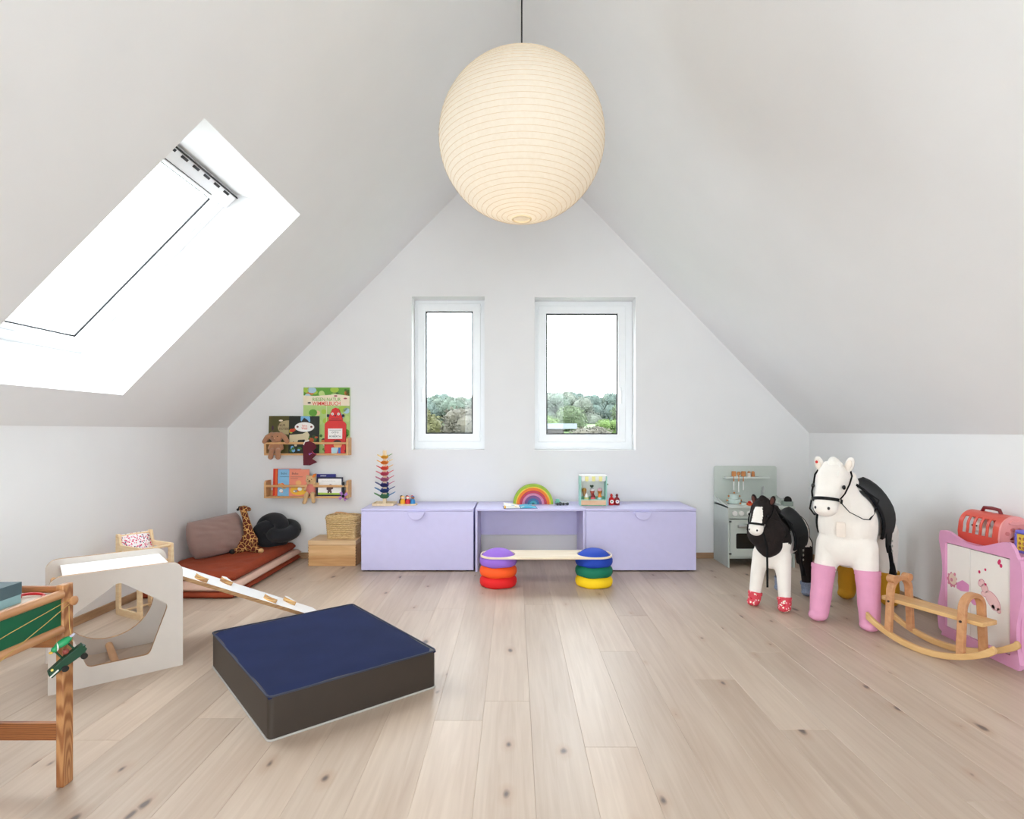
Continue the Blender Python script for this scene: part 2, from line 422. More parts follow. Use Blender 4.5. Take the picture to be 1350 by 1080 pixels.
def slope_frame(side):
    if side == 'L':
        A = Vector((1, 0, SL)).normalized(); return (Vector((XL, 0, ZL)), A, Vector((0, 1, 0)), Vector((-A.z, 0, A.x)))
    A = Vector((-1, 0, SR)).normalized(); return (Vector((XR, 0, ZR)), A, Vector((0, 1, 0)), Vector((A.z, 0, -A.x)))
def ceiling(name, side, holes):
    O, A, B, N = slope_frame(side); top = abs(((RX-XL) if side == 'L' else (XR-RX))/A.x)
    mb = MB(); mb.prism([(-.03, YF-.3), (top+.03, YF-.3), (top+.03, YB+.3), (-.03, YB+.3)], 0, .03, (O, A, B, N),
                        holes=[[(h[0], h[2]), (h[1]-.0155, h[2]), (h[1]-.0155, h[3]), (h[0], h[3])] for h in holes])
    # plastered reveals: square at the bottom and the sides, flatter at the head
    for (a0, a1, y0, y1) in holes:
        T = .36; a1f = a1-.20; s0 = .028; a1s = a1-.20*s0/T
        q = lambda a, y, n: O+A*a+B*y+N*n
        rev = [[q(a0, y0, s0), q(a0, y1, s0), q(a0, y1, T), q(a0, y0, T)],
               [q(a1s, y1, s0), q(a1s, y0, s0), q(a1f, y0, T), q(a1f, y1, T)],
               [q(a0, y1, s0), q(a1s, y1, s0), q(a1f, y1, T), q(a0, y1, T)],
               [q(a1s, y0, s0), q(a0, y0, s0), q(a0, y0, T), q(a1f, y0, T)]]
        offs = [-A*.04, A*.04, B*.04, -B*.04]
        for f4, of in zip(rev, offs):
            mb.add(list(f4)+[p+of for p in f4], [(0, 1, 2, 3), (7, 6, 5, 4), (0, 4, 5, 1), (1, 5, 6, 2), (2, 6, 7, 3), (3, 7, 4, 0)])
    return struct(mb.build(name, PLASTER))
aC = (-2.335-XL)/Vector((1, 0, SL)).normalized().x; aB = (-1.267-XL)/Vector((1, 0, SL)).normalized().x
SKY1 = (aC, aB, 2.367, 3.425)
ceiling('ceiling_left', 'L', [SKY1]); ceiling('ceiling_right', 'R', [])

def roof_window(name, side, h, label_=None):
    O, A, B, N = slope_frame(side); a0, a1, y0, y1 = h; a1 = a1-.20; T = .36
    base = O+A*((a0+a1)/2)+B*((y0+y1)/2)+N*T
    e = bpy.data.objects.new(name, None); C.objects.link(e); e.location = base; e.empty_display_size = .1; struct(e)
    hx, hy = (a1-a0)/2, (y1-y0)/2
    F = (Vector(), A, B, N)
    def ring(x0, x1, y0_, y1_, wl, wr, wb, wt, lo, hi):
        mb = MB()
        mb.prism([(x0, y0_), (x1, y0_), (x1, y1_), (x0, y1_)], lo, hi, F, holes=[[(x0+wb, y0_+wl), (x1-wt, y0_+wl), (x1-wt, y1_-wr), (x0+wb, y1_-wr)]])
        return mb
    ring(-hx, hx, -hy, hy, .035, .035, .035, .035, -.005, .11).build('outer_frame', WHITE, e, bevel=.003)
    ring(-hx+.03, hx-.03, -hy+.03, hy-.03, .06, .06, .055, .085, .006, .08).build('sash', WHITE, e, bevel=.004)
    ring(-hx+.08, hx-.11, -hy+.085, hy-.085, .014, .014, .012, .012, .028, .034).build('gasket', GASKET_AND_SHADE, e)
    mb = MB(); mb.prism([(-hx+.06, -hy+.06), (hx-.09, -hy+.06), (hx-.09, hy-.06), (-hx+.06, hy-.06)], .036, .042, F); mb.build('pane', GLASS, e)
    # ventilation flap with its slotted grille along the head
    mb = MB(); mb.prism([(hx-.10, -hy+.012), (hx-.01, -hy+.012), (hx-.01, hy-.012), (hx-.10, hy-.012)], -.03, .0, F); bar = mb.build('ventilation_flap', WHITE, e, bevel=.006)
    mb = MB(); mb.prism([(hx-.012, -hy+.01), (hx-.004, -hy+.01), (hx-.004, hy-.01), (hx-.012, hy-.01)], -.034, -.02, F); mb.build('gap_shade', GASKET_AND_SHADE, bar)  # black strip, painted shadow of the gap above the flap
    n = 9
    for i in range(n):
        y = -hy+.06+(2*hy-.12)*(i+.5)/n
        mb = MB(); mb.prism([(hx-.032, y-.032), (hx-.018, y-.032), (hx-.018, y+.02), (hx-.032, y+.02)], -.034, -.028, F); mb.build('grille_slot', GASKET_AND_SHADE, bar)
    mb = MB(); mb.prism([(hx-.088, -hy+.2), (hx-.084, -hy+.2), (hx-.084, hy-.2), (hx-.088, hy-.2)], -.0325, -.029, F); mb.build('groove_shade', GASKET_AND_SHADE, bar)  # thin black line that paints the shade in the flap's groove
    mb = MB(); mb.prism(rrect(-hx+.035, -hx+.06, -.06, .06, .01), -.03, .0, F); mb.build('handle', WHITE, e, bevel=.004)
    p = portal('skylight_portal', base+N*.15, (0, 0, 0), 2*hx+.05, 2*hy+.05)
    p.rotation_euler = Matrix((A, N.cross(A), N)).transposed().to_euler()
    return e
roof_window('window_3', 'L', SKY1)

def gable_window(name, Wd, G, ysill, hinge):
    x0, x1, z0, z1 = Wd; gx0, gx1, gz0, gz1 = G
    e = bpy.data.objects.new(name, None); C.objects.link(e); e.location = ((x0+x1)/2, ysill, z0); e.empty_display_size = .1; struct(e)
    O = Vector((0, 0, 0))-Vector(e.location)+Vector((0, ysill, 0))
    F = (O, (1, 0, 0), (0, 0, 1), (0, -1, 0))
    def ring(o, i, lo, hi):
        mb = MB(); mb.prism([(o[0], o[2]), (o[1], o[2]), (o[1], o[3]), (o[0], o[3])], lo, hi, F, holes=[[(i[0], i[2]), (i[1], i[2]), (i[1], i[3]), (i[0], i[3])]]); return mb
    k = .052
    ring((x0, x1, z0, z1), (gx0-k, gx1+k, gz0-k, gz1+k), -.07, 0).build('outer_frame', WHITE, e, bevel=.004)
    ring((gx0-k-.018, gx1+k+.018, gz0-k-.018, gz1+k+.018), (gx0, gx1, gz0, gz1), -.06, .016).build('sash', WHITE, e, bevel=.005)
    ring((gx0-.001, gx1+.001, gz0-.001, gz1+.001), (gx0+.012, gx1-.012, gz0+.012, gz1-.012), -.022, -.008).build('gasket', GASKET_AND_SHADE, e)
    mb = MB(); mb.prism([(gx0-.002, gz0-.002), (gx1+.002, gz0-.002), (gx1+.002, gz1+.002), (gx0-.002, gz1+.002)], -.036, -.030, F); mb.build('pane', GLASS, e)
    hx = gx1+.02 if hinge < 0 else gx0-.02
    zc = (gz0+gz1)/2-.16
    h = MB().box(hx-.013, hx+.013, -.012, 0, zc-.035, zc+.035, Matrix.Translation(O-Vector((0, .016, 0)))).build('handle', WHITE, e, bevel=.005)
    mb = MB(); p = O+Vector((hx, -.016, zc)); mb.cyl(p, p+Vector((0, -.04, 0)), .009); mb.tube([p+Vector((0, -.045, .005)), p+Vector((0, -.045, -.11))], .009, 10); mb.build('lever', WHITE, h, smooth=50)
    for zz in (gz0-.03, gz1-.02):
        q = O+Vector(((gx0-k-.016) if hinge < 0 else (gx1+k+.016), -.022, zz))
        MB().cyl(q, q+Vector((0, 0, .06)), .008, n=10).build('hinge', WHITE, e, smooth=50)
    portal('window_portal', ((x0+x1)/2, ysill+.12, (z0+z1)/2), (-pi/2, 0, 0), x1-x0, z1-z0)
    return e
YS = YB+.15
gable_window('window_1', W1, (-.803, -.374, 1.092, 2.200), YS, 1)
gable_window('window_2', W2, (.288, .936, 1.086, 2.180), YS, -1)

# glazed door behind the viewer
e = bpy.data.objects.new('door_1', None); C.objects.link(e); e.location = (0, YF-.12, 0); struct(e)
for s in (-1, 1):
    a, b = (DR[0], 0) if s < 0 else (0, DR[1])
    mb = MB(); mb.prism([(a, 0), (b, 0), (b, 2.15), (a, 2.15)], -.03, .03, XZ, holes=[[(a+.1, .12), (b-.1, .12), (b-.1, 2.05), (a+.1, 2.05)]]); lf = mb.build('door_leaf', WHITE, e, bevel=.005)
    mb = MB(); mb.prism([(a+.09, .11), (b-.09, .11), (b-.09, 2.06), (a+.09, 2.06)], -.004, .004, XZ); mb.build('pane', GLASS, lf)
portal('glazed_door_behind_viewer_offscreen', (0, YF-.28, 1.07), (pi/2, 0, 0), 2.3, 2.15)

# oak baseboards
struct(MB().box(XR-.012, XR, YF, YB, 0, .05).build('baseboard_right', BASEW, bevel=.002))
struct(MB().box(XL, XL+.012, YF, YB, 0, .05).build('baseboard_left', BASEW, bevel=.002))
struct(MB().box(XL+.012, XR-.012, YB-.012, YB, 0, .05).build('baseboard_back', BASEW, bevel=.002))

# ------------------------------------------------------------ outdoors: meadow, wooded hill, neighbouring roof
def terrain_z(x, y):
    if y < 14: return -4.2
    return -4.2+min(1, (y-14)/50)*5.2+max(0, (y-64)/110)*3.5+.4*noise.noise(Vector((x*.05, y*.05, 0)))
mb = MB(); nx, ny = 41, 41
P = [];
for j in range(ny):
    y = 5.8+(j/(ny-1))**1.6*230
    for i in range(nx):
        x = (-1+2*i/(nx-1))*(30+y*1.1); P.append((x, y, terrain_z(x, y)))
mb.add(P, [(j*nx+i, j*nx+i+1, (j+1)*nx+i+1, (j+1)*nx+i) for j in range(ny-1) for i in range(nx-1)])
gd = struct(mb.build('ground', M('meadow_grass', (50, 70, 24), .9, var=.25, scale=.12), smooth=180))

def tree(name, label, cat, x, y, h, wd, mat, seed, group, trunk=True):
    """crown of leafy twigs scattered through a few rounded masses, on a trunk"""
    r = random.Random(seed); z = terrain_z(x, y)
    t = thing(name, label, cat, (x, y, z-.3), 0, group)
    m = MB(); lo = .30 if trunk else .08
    for k in range(12):
        a = r.uniform(0, 2*pi); q = r.uniform(.05, .60)*wd/2; zz = r.uniform(lo, .78)*h
        s = r.uniform(.18, .28)*wd; c = Vector((cos(a)*q, sin(a)*q, zz)); e = Vector((s, s, min(s*1.1, (h-zz))))
        m.ell(c, tuple(e*.82), 10, 7)
        for n_ in range(230):
            d = Vector((r.gauss(0, 1), r.gauss(0, 1), r.gauss(0, 1))).normalized(); p = c+Vector((d.x*e.x, d.y*e.y, d.z*e.z))*r.uniform(.78, 1.12)
            u_ = Vector((r.gauss(0, 1), r.gauss(0, 1), r.gauss(0, 1))).normalized(); v_ = u_.orthogonal().normalized(); g = wd*r.uniform(.016, .034)
            m.add([p-u_*g, p+v_*g*.6, p+u_*g, p-v_*g*.6], [(0, 1, 2, 3)])
    me = bpy.data.meshes.new('crown'); me.from_pydata(m.v, [], m.f); link('crown', me, mat, t)
    if trunk: MB().tube([(0, 0, 0), (0, 0, h*.55)], [h*.03, h*.02], 8).build('trunk', M('bark', (50, 44, 38), .9), t)
    return t
HILL = [M('wood_grey_a', (62, 72, 62), .95, var=.35, scale=.6), M('wood_grey_b', (70, 75, 66), .95, var=.35, scale=.6), M('wood_grey_c', (58, 70, 64), .95, var=.35, scale=.6)]
sd = 1
for row in range(5):
    for i in range(11):
        y = 104+row*8.5+rnd.uniform(-.4, .4); x = -28+5.9*i+(row*2.4) % 5.9+rnd.uniform(-.3, .3)
        h = rnd.uniform(5.6, 6.6)+row*.45-(.7 if x < -6 else 0)
        tree('woodland_tree', 'grey-green tree in the wood on the far hill', 'tree', x, y, h, rnd.uniform(5.8, 6.3), HILL[(i+row) % 3], sd, 'trees of the far wood', False); sd += 1
MID = [M('willow_olive', (62, 62, 30), .95, var=.3, scale=1.2), M('bare_brown', (58, 55, 45), .95, var=.3, scale=1.2), M('spring_green', (56, 74, 26), .95, var=.3, scale=1.2), M('sage_green', (54, 66, 42), .95, var=.3, scale=1.2)]
for (lab, x, y, h, wd, mi) in (('olive-yellow willow seen through the narrow window', -8.3, 52, 3.9, 4.4, 0), ('pale brown leafless tree seen through the narrow window', -4.3, 50, 3.9, 4.2, 1),
        ('sage green round tree seen through the wide window', 6.6, 66, 3.1, 5.0, 3), ('grey-brown leafless bush behind the flat roof', 6.8, 50, 2.1, 4.4, 1), ('dark green round tree at the edge of the meadow', 13.0, 66, 3.4, 4.6, 3),
        ('bright spring-green bush behind the flat roof', 9.6, 58, 2.1, 3.4, 2), ('small bright green bush behind the end of the flat roof', 3.0, 56, 2.6, 3.2, 2), ('low green hedge bush at the foot of the wood', 15.6, 74, 2.0, 4.4, 2)):
    tree('tree', lab, 'tree', x, y, h, wd, MID[mi], sd, None); sd += 1
for i in range(5):
    tree('hedge_bush', 'low bright green bush behind the grey shed roof', 'bush', -8.4+i*1.75, 40, rnd.uniform(1.9, 2.4), 1.5, MID[2], sd, 'hedge bushes below the narrow window', False); sd += 1

# flat-roofed neighbour
nb = thing('flat_roofed_house', 'neighbouring flat-roofed building with pale grey fascia outside the wide window', 'building', (-.3, 24, -4.3))
MB().box(-.6, 2.9, -.2, 6.2, 5.5, 5.72).build('roof_slab', M('pale_metal_roof', (76, 82, 90), .5), nb)
MB().box(-.1, 2.4, .3, 5.8, 0, 5.5).build('wall', M('house_render', (54, 48, 44), .9), nb)
for k in range(3):
    MB().box(.15+k*.78, .65+k*.78, .24, .3, 4.2, 5.3).build('window_pane', M('dark_house_glass', (50, 60, 72), .2), nb)
ob = thing('garden_shed', 'low grey shed roof below the narrow window', 'shed', (-4.3, 24, -4.3))
MB().prism([(-2.6, 5.05), (2.6, 5.05), (2.6, 5.2), (-2.6, 5.42)], -3, 0, XZ).build('roof_slab', M('shed_roof', (62, 66, 70), .7), ob)
MB().box(-2.3, 2.3, .3, 2.7, 0, 5.1).build('wall', M('shed_wall', (66, 58, 50), .9), ob)

# ------------------------------------------------------------ paper lantern
def lantern():
    m = bpy.data.materials.new('washi_paper'); m.use_nodes = True; nt = m.node_tree
    nt.nodes.remove(nt.nodes['Principled BSDF']); out = nt.nodes['Material Output']
    tc = nt.nodes.new('ShaderNodeTexCoord'); n = nt.nodes.new('ShaderNodeTexNoise'); n.inputs['Scale'].default_value = 60; n.inputs['Detail'].default_value = 5
    nt.links.new(tc.outputs['Object'], n.inputs['Vector'])
    cr = nt.nodes.new('ShaderNodeValToRGB'); cr.color_ramp.elements[0].color = lin((230, 222, 208)); cr.color_ramp.elements[1].color = lin((242, 237, 227))
    nt.links.new(n.outputs['Fac'], cr.inputs['Fac'])
    d = nt.nodes.new('ShaderNodeBsdfDiffuse'); t = nt.nodes.new('ShaderNodeBsdfTranslucent'); mx = nt.nodes.new('ShaderNodeMixShader'); mx.inputs[0].default_value = .42
    nt.links.new(cr.outputs['Color'], d.inputs['Color']); nt.links.new(cr.outputs['Color'], t.inputs['Color'])
    nt.links.new(d.outputs[0], mx.inputs[1]); nt.links.new(t.outputs[0], mx.inputs[2]); nt.links.new(mx.outputs[0], out.inputs['Surface'])
    cx, cy, cz = .034, 2.62, 2.447; rh, rv = .375, .362
    t_ = thing('pendant_lamp', 'large round white paper lantern hanging from the ridge on a black cord', 'lamp', (cx, cy, cz-rv))
    prof = []; N_ = 44; t0 = -1.46
    for i in range(N_+1):
        a = t0+(2*-t0)*i/N_; prof.append((rh*cos(a), rv+rv*sin(a)))
        if i < N_:
            a = t0+(2*-t0)*(i+.5)/N_; prof.append((rh*cos(a)*.993, rv+rv*sin(a)*.993))
    n = 72; mb = MB(); vs = []
    for r, z in prof:
        for j in range(n): vs.append((r*cos(2*pi*j/n), r*sin(2*pi*j/n), z))
    mb.add(vs, [(i*n+j, i*n+(j+1) % n, (i+1)*n+(j+1) % n, (i+1)*n+j) for i in range(len(prof)-1) for j in range(n)])
    sh = mb.build('shade', m, t_, smooth=180)
    mb = MB()
    for i in range(N_+1):
        a = t0+(2*-t0)*i/N_; r = rh*cos(a)+.0004; z = rv+rv*sin(a)
        mb.tube([(r*cos(2*pi*j/48), r*sin(2*pi*j/48), z) for j in range(48)], .0011, 4, closed=True)
    rb = mb.build('ribbing', M('bamboo_rib', (214, 196, 168), .7), sh); rb['kind'] = 'stuff'
    mb = MB(); mb.tube([(.043*cos(2*pi*j/24), .043*sin(2*pi*j/24), .001) for j in range(24)], .004, 6, closed=True); mb.build('bottom_ring', M('ring_wood', (226, 208, 172), .6), t_, smooth=60)
    mb = MB(); mb.tube([(.043*cos(2*pi*j/24), .043*sin(2*pi*j/24), 2*rv-.001) for j in range(24)], .004, 6, closed=True); mb.build('top_ring', M('ring_wood', (226, 208, 172)), t_, smooth=60)
    MB().tube([(0, 0, 2*rv-.05), (0, 0, RZ-(cz-rv)-.005)], .0038, 8).build('cord', M('black_cord', (24, 24, 26), .6), t_, smooth=50)
    MB().lathe([(.0, RZ-(cz-rv)+.02), (.05, RZ-(cz-rv)-.03), (.045, RZ-(cz-rv)-.055), (.006, RZ-(cz-rv)-.06)], 24).build('ceiling_rose', M('black_cord', (24, 24, 26)), t_, smooth=40)
    mb = MB(); mb.lathe([(.004, .335), (.03, .32), (.035, .29), (.028, .25), (.018, .235), (.018, .20)][::-1], 16)
    mb.v = [(x, y, z+.08) for x, y, z in mb.v]
    bl = mb.build('bulb', M('bulb_glass', (255, 244, 224), .3), t_, smooth=60)
    MB().cyl((0, 0, .40), (0, 0, 2*rv-.05), .012).build('lampholder', M('black_cord', (24, 24, 26)), t_)
    ld = bpy.data.lights.new('bulb_light', 'POINT'); ld.energy = .8; ld.color = (1, .86, .68); ld.shadow_soft_size = .05
    lo = bpy.data.objects.new('bulb_light', ld); C.objects.link(lo); lo.parent = t_; lo.location = (0, 0, .17)
lantern()

# ------------------------------------------------------------ three lilac toy benches along the gable
LILAC = M('lilac_lacquer', (202, 198, 234), .38, var=.015)
CY0, CY1, CH = 4.558, 5.03, .50
def chest(label, x0, x1, hx):
    t = thing('toy_chest', label, 'chest', ((x0+x1)/2, (CY0+CY1)/2, 0)); w2 = (x1-x0)/2; d2 = (CY1-CY0)/2; s = .018
    MB().box(-w2, w2, -d2, d2, CH-s, CH).build('top', LILAC, t, bevel=.003)
    for sx in (-1, 1): MB().box(min(sx*w2, sx*(w2-s)), max(sx*w2, sx*(w2-s)), -d2+.019, d2, .008, CH-s).build('side_panel', LILAC, t, bevel=.002)
    MB().box(-w2+s, w2-s, d2-s, d2, .008, CH-s).build('back_panel', LILAC, t)
    MB().box(-w2+s, w2-s, -d2+.02, d2-s, .012, .03).build('base', LILAC, t)
    fp = MB().box(-w2+.001, w2-.001, -d2, -d2+.018, .012, CH-s-.002).build('front_panel', LILAC, t, bevel=.003)
    mb = MB(); c = hx-(x0+x1)/2
    mb.prism(circ(c, CH-s-.006, .066, .062, 20, pi, 2*pi), d2, d2+.028, XZ); mb.build('handle', LILAC, fp, smooth=40, bevel=.003)
    for sx in (-1, 1):
        for sy in (-1, 1): MB().cyl((sx*(w2-.05), sy*(d2-.05), 0), (sx*(w2-.05), sy*(d2-.05), .013), .014, n=10).build('foot', M('dark_glide', (40, 36, 44), .6), t)
    return t
chest('closed lilac toy chest with the rainbow tree on top, beside the wicker basket', -1.217, -.324, -.776)
chest('closed lilac toy chest with the ice-cream stand on top, beside the play kitchen', .567, 1.446, 1.018)
t = thing('desk_bench', 'open lilac bench with the rainbow and open book on top, behind the balance board', 'bench', (.1275, (CY0+CY1)/2, 0)); w2 = .4375; d2 = (CY1-CY0)/2; s = .018
MB().box(-w2, w2, -d2, d2, CH-s, CH).build('top', LILAC, t, bevel=.003)
for sx in (-1, 1): MB().box(min(sx*w2, sx*(w2-s)), max(sx*w2, sx*(w2-s)), -d2, d2, 0, CH-s).build('side_panel', LILAC, t, bevel=.002)
MB().box(-w2+s, w2-s, d2-.03, d2-.012, .215, CH-s).build('back_panel', LILAC, t)

# ------------------------------------------------------------ balance stones and board
def stone(label, col, loc, name):
    prof = [(.118, 0), (.1275, .007), (.1345, .024), (.1345, .046), (.129, .058), (.121, .066), (.1135, .0735), (.104, .084), (.089, .097), (.068, .108), (.045, .115), (.02, .119), (.004, .12)]
    inner = [(.1155, 0), (.1065, .0115), (.0915, .0245), (.0705, .0355), (.047, .0425), (.021, .0465), (.004, .0475)]
    n = 40; mb = MB(); allp = inner[::-1]+prof; vs = []
    for r, z in allp:
        for j in range(n):
            a = 2*pi*j/n; zz = z + (.004*(.5+.5*cos(5*a)) if z < .001 else 0); vs.append((r*cos(a), r*sin(a), zz))
    fs = [(i*n+j, i*n+(j+1) % n, (i+1)*n+(j+1) % n, (i+1)*n+j) for i in range(len(allp)-1) for j in range(n)]
    fs += [tuple(range(n)), tuple((len(allp)-1)*n+j for j in range(n))]
    o = mb.add(vs, fs).build(name, M('foam_'+name+label[:6], col, .75, var=.02, bump=.12, bscale=500), None, smooth=50, loc=loc)
    return tag(o, label, 'balance stone', 'balance stones under the board')
SY = 4.17
for i, (nm, c) in enumerate((('red', (226, 24, 26)), ('orange', (250, 90, 22)), ('violet', (150, 104, 208)))):
    stone(nm+' round foam balance stone '+('at the foot of its stack' if i == 0 else 'in the middle of its stack' if i == 1 else 'on top, poking through the board'), c, (-.116, SY, .0735*i), 'balance_stone')
for i, (nm, c) in enumerate((('yellow', (250, 208, 10)), ('green', (0, 116, 86)), ('blue', (18, 64, 176)))):
    stone(nm+' round foam balance stone '+('at the foot of its stack' if i == 0 else 'in the middle of its stack' if i == 1 else 'on top, poking through the board'), c, (.578, SY, .0735*i), 'balance_stone')
mb = MB(); bz = .213
mb.prism(rrect(-.244, .706, SY-.130, SY+.130, .11, 8), 0, .014, ((0, 0, bz), (1, 0, 0), (0, 1, 0), (0, 0, 1)), holes=[circ(-.116, SY, .1225, n=40), circ(.578, SY, .1225, n=40)])
bw = wood('birch_board', (226, 206, 176), (240, 226, 202), (3, 30, 30))
tag(mb.build('balance_board', bw, None, bevel=.004), 'pale wooden board with round holes bridging the two stacks of stones', 'board')

# ------------------------------------------------------------ things on the benches
TOP = CH
def tree_toy():
    t = thing('rainbow_leaf_tree', 'tall wooden toy tree with rainbow-coloured leaves on a square tray', 'toy', (-1.083, 4.80, TOP))
    pale = wood('pale_maple', (222, 196, 158), (238, 218, 186), (60, 60, 6))
    mb = MB(); mb.box(-.088, .088, -.075, .075, 0, .012); mb.build('tray', pale, t, bevel=.002)
    mb = MB()
    for a in ((-.088, .088, -.075, -.068), (-.088, .088, .068, .075), (-.088, -.081, -.068, .068), (.081, .088, -.068, .068)): mb.box(*a, .012, .022)
    mb.build('tray_rim', pale, t)
    MB().box(-.0135, .0135, -.0135, .0135, .0, .455).build('trunk', pale, t, bevel=.001)
    cols = [(28, 112, 74), (36, 60, 140), (52, 56, 120), (176, 96, 130), (196, 70, 96), (222, 64, 46), (226, 130, 40), (224, 170, 52)]
    side = [(64, 140, 60), (60, 130, 180), (60, 80, 130), (196, 110, 140), (206, 90, 110), (214, 70, 80), (232, 170, 60), (238, 200, 90)]
    for i in range(8):
        z = .055+.0475*i; L_ = .088-.0042*i
        for k in range(4):
            az = k*pi/2-pi/2+.15; z_ = z+(.012 if k in (1, 3) else 0)-(.006 if k == 3 else 0)
            poly = [(L_*(.5+.5*cos(q)), (.036-.0012*i)*sin(q)) for q in [2*pi*j/20 for j in range(20)]]
            tilt = R(28); ca, sa = cos(az), sin(az)
            A = Vector((ca*cos(tilt), sa*cos(tilt), sin(tilt))); B = Vector((-sa, ca, 0)); N_ = A.cross(B)
            mb = MB(); mb.prism(poly, -.0022, .0022, (Vector((ca*.010, sa*.010, z_)), A, B, N_))
            c = cols[i] if k in (0, 2) else side[(i+(1 if k == 1 else 0)) % 8]
            mb.build('leaf', M('leaf_%d_%d' % (i, 0 if k in (0, 2) else 1+(k == 1)), c, .5, var=.04), t)
tree_toy()

ptray = thing('peg_doll_tray', 'small round-ended wooden tray under the six peg dolls', 'tray', (-.893, 4.80, TOP))
mb = MB(); mb.prism(rrect(-.082, .082, -.05, .05, .04), 0, .008, XY); mb.build('plate', M('pale_maple2', (232, 210, 172), .5), ptray, bevel=.002)
mb = MB(); mb.prism(rrect(-.082, .082, -.05, .05, .04), .008, .013, XY, holes=[rrect(-.076, .076, -.044, .044, .036)]); mb.build('rim', M('pale_maple2', (232, 210, 172)), ptray)
def doll(label, x, y, body, hat, skin):
    t = thing('peg_doll', label, 'peg doll', (-.893+x, 4.80+y, TOP+.008), 0, 'peg dolls on the tray')
    MB().lathe([(.019, 0), (.0205, .012), (.019, .032), (.012, .042), (.006, .046)], 18).build('body', M('doll_'+label[:14], body, .45), t, smooth=50)
    MB().ell((0, 0, .054), .0135, 14, 10).build('head', M('doll_skin_%d' % skin[0], skin, .5), t, smooth=180)
    mb = MB(); mb.ell((0, .003, .058), (.0138, .0138, .0125), 14, 8); mb.build('hair', M('hair_'+label[:14], hat, .5), t, smooth=180)
S1, S2, S3 = (238, 208, 172), (250, 226, 206), (150, 104, 76)
doll('yellow peg doll with a yellow cap and fair face', -.036, -.018, (240, 176, 40), (236, 180, 60), S1)
doll('red peg doll with a red cap and pale face', .006, -.018, (206, 34, 52), (214, 40, 56), S2)
doll('blue peg doll with brown face and blue cap', .048, -.018, (40, 130, 190), (36, 110, 180), S3)
doll('navy peg doll with black hair behind the yellow one', -.054, .020, (32, 34, 58), (24, 22, 26), S3)
doll('dark green peg doll with black hair behind the red one', -.008, .022, (34, 66, 52), (26, 24, 28), S3)
doll('light blue peg doll with a red cap behind the blue one', .036, .022, (90, 160, 206), (190, 40, 40), S1)

# nested rainbow
rc = [('lime green', (152, 182, 46)), ('yellow', (244, 206, 70)), ('orange', (236, 118, 34)), ('crimson', (190, 52, 80)), ('pink', (214, 140, 174)), ('violet', (122, 80, 134)), ('blue', (56, 110, 160)), ('light teal', (72, 170, 184))]
wd_ = [.0215, .0105, .0225, .0215, .0205, .0225, .0205, .0165]; ro = .169
for (nm, c), wv in zip(rc, wd_):
    ri = ro-wv+.0015
    poly = circ(0, 0, ro, n=33, a0=0, a1=pi)+circ(0, 0, ri, n=33, a0=pi, a1=0)
    mb = MB(); mb.prism(poly, -.035, .035, XZ)
    o = mb.build('rainbow_arch', M('arch_'+nm.replace(' ', '_'), c, .55, var=.08), None, smooth=35, bevel=.0012, loc=(.16, 4.87, TOP))
    tag(o, nm+' wooden arch of the nested toy rainbow', 'toy arch', 'arches of the toy rainbow'); ro -= wv
mb = MB(); mb.prism(circ(0, 0, ro, n=25, a0=0, a1=pi), -.035, .035, XZ)
tag(mb.build('rainbow_core', M('arch_core', (16, 106, 112), .55), None, smooth=35, bevel=.0012, loc=(.16, 4.87, TOP)), 'dark teal half disc at the core of the toy rainbow', 'toy arch', 'arches of the toy rainbow')

# open picture book
t = thing('open_book', 'open picture book with a blue cover lying on the lilac bench', 'book', (.045, 4.645, TOP), R(4))
MB().box(-.135, .135, -.085, .085, 0, .003).build('cover', M('book_navy', (40, 60, 130), .5), t, bevel=.001)
for sx in (-1, 1):
    mb = MB(); n = 10; P = []
    for i in range(n+1):
        u_ = i/n; x = sx*(.004+.125*u_); z = .004+.016*sin(pi*min(1, u_*1.1+.05))*(1-.4*u_)+(.032*u_**2 if sx < 0 else 0)
        P += [(x, -.08, z), (x, .08, z), (x, -.08, .003), (x, .08, .003)]
    F = []
    for i in range(n):
        a, b = i*4, i*4+4; F += [(a, b, b+1, a+1), (a+2, a+3, b+3, b+2), (a, a+2, b+2, b), (a+1, b+1, b+3, a+3)]
    F += [(0, 1, 3, 2), (n*4, n*4+2, n*4+3, n*4+1)]
    mb.add(P, F); mb.build('page_block', dots('picture_page_%d' % sx, (236, 236, 232) if sx < 0 else (70, 176, 208), [(70, 150, 190), (236, 220, 180), (60, 60, 90), (240, 180, 60)], 16, .28, .5), t, smooth=60)

# small mint toy tractor with trailer
t = thing('toy_tractor', 'tiny mint green toy tractor with a grey trailer beside the rainbow', 'toy car', (.405, 4.80, TOP), R(8))
MINT = M('mint_paint', (126, 190, 170), .5); DK = M('dark_grey_plastic', (56, 60, 62), .5)
mb = MB(); mb.box(-.062, -.022, -.018, .018, .012, .032); mb.box(-.058, -.03, -.016, .016, .032, .05); mb.build('cab', MINT, t, bevel=.004)
MB().box(-.014, .052, -.016, .016, .016, .024).build('trailer', M('pale_grey_toy', (196, 200, 198), .5), t, bevel=.002)
MB().tube([(-.024, 0, .016), (-.012, 0, .018)], .003, 6).build('hitch', DK, t)
for (x, r) in ((-.05, .012), (-.026, .014), (.002, .011), (.036, .011)):
    for sy in (-1, 1): MB().cyl((x, sy*.017, r), (x, sy*.026, r), r, n=14).build('wheel', DK, t, smooth=40)

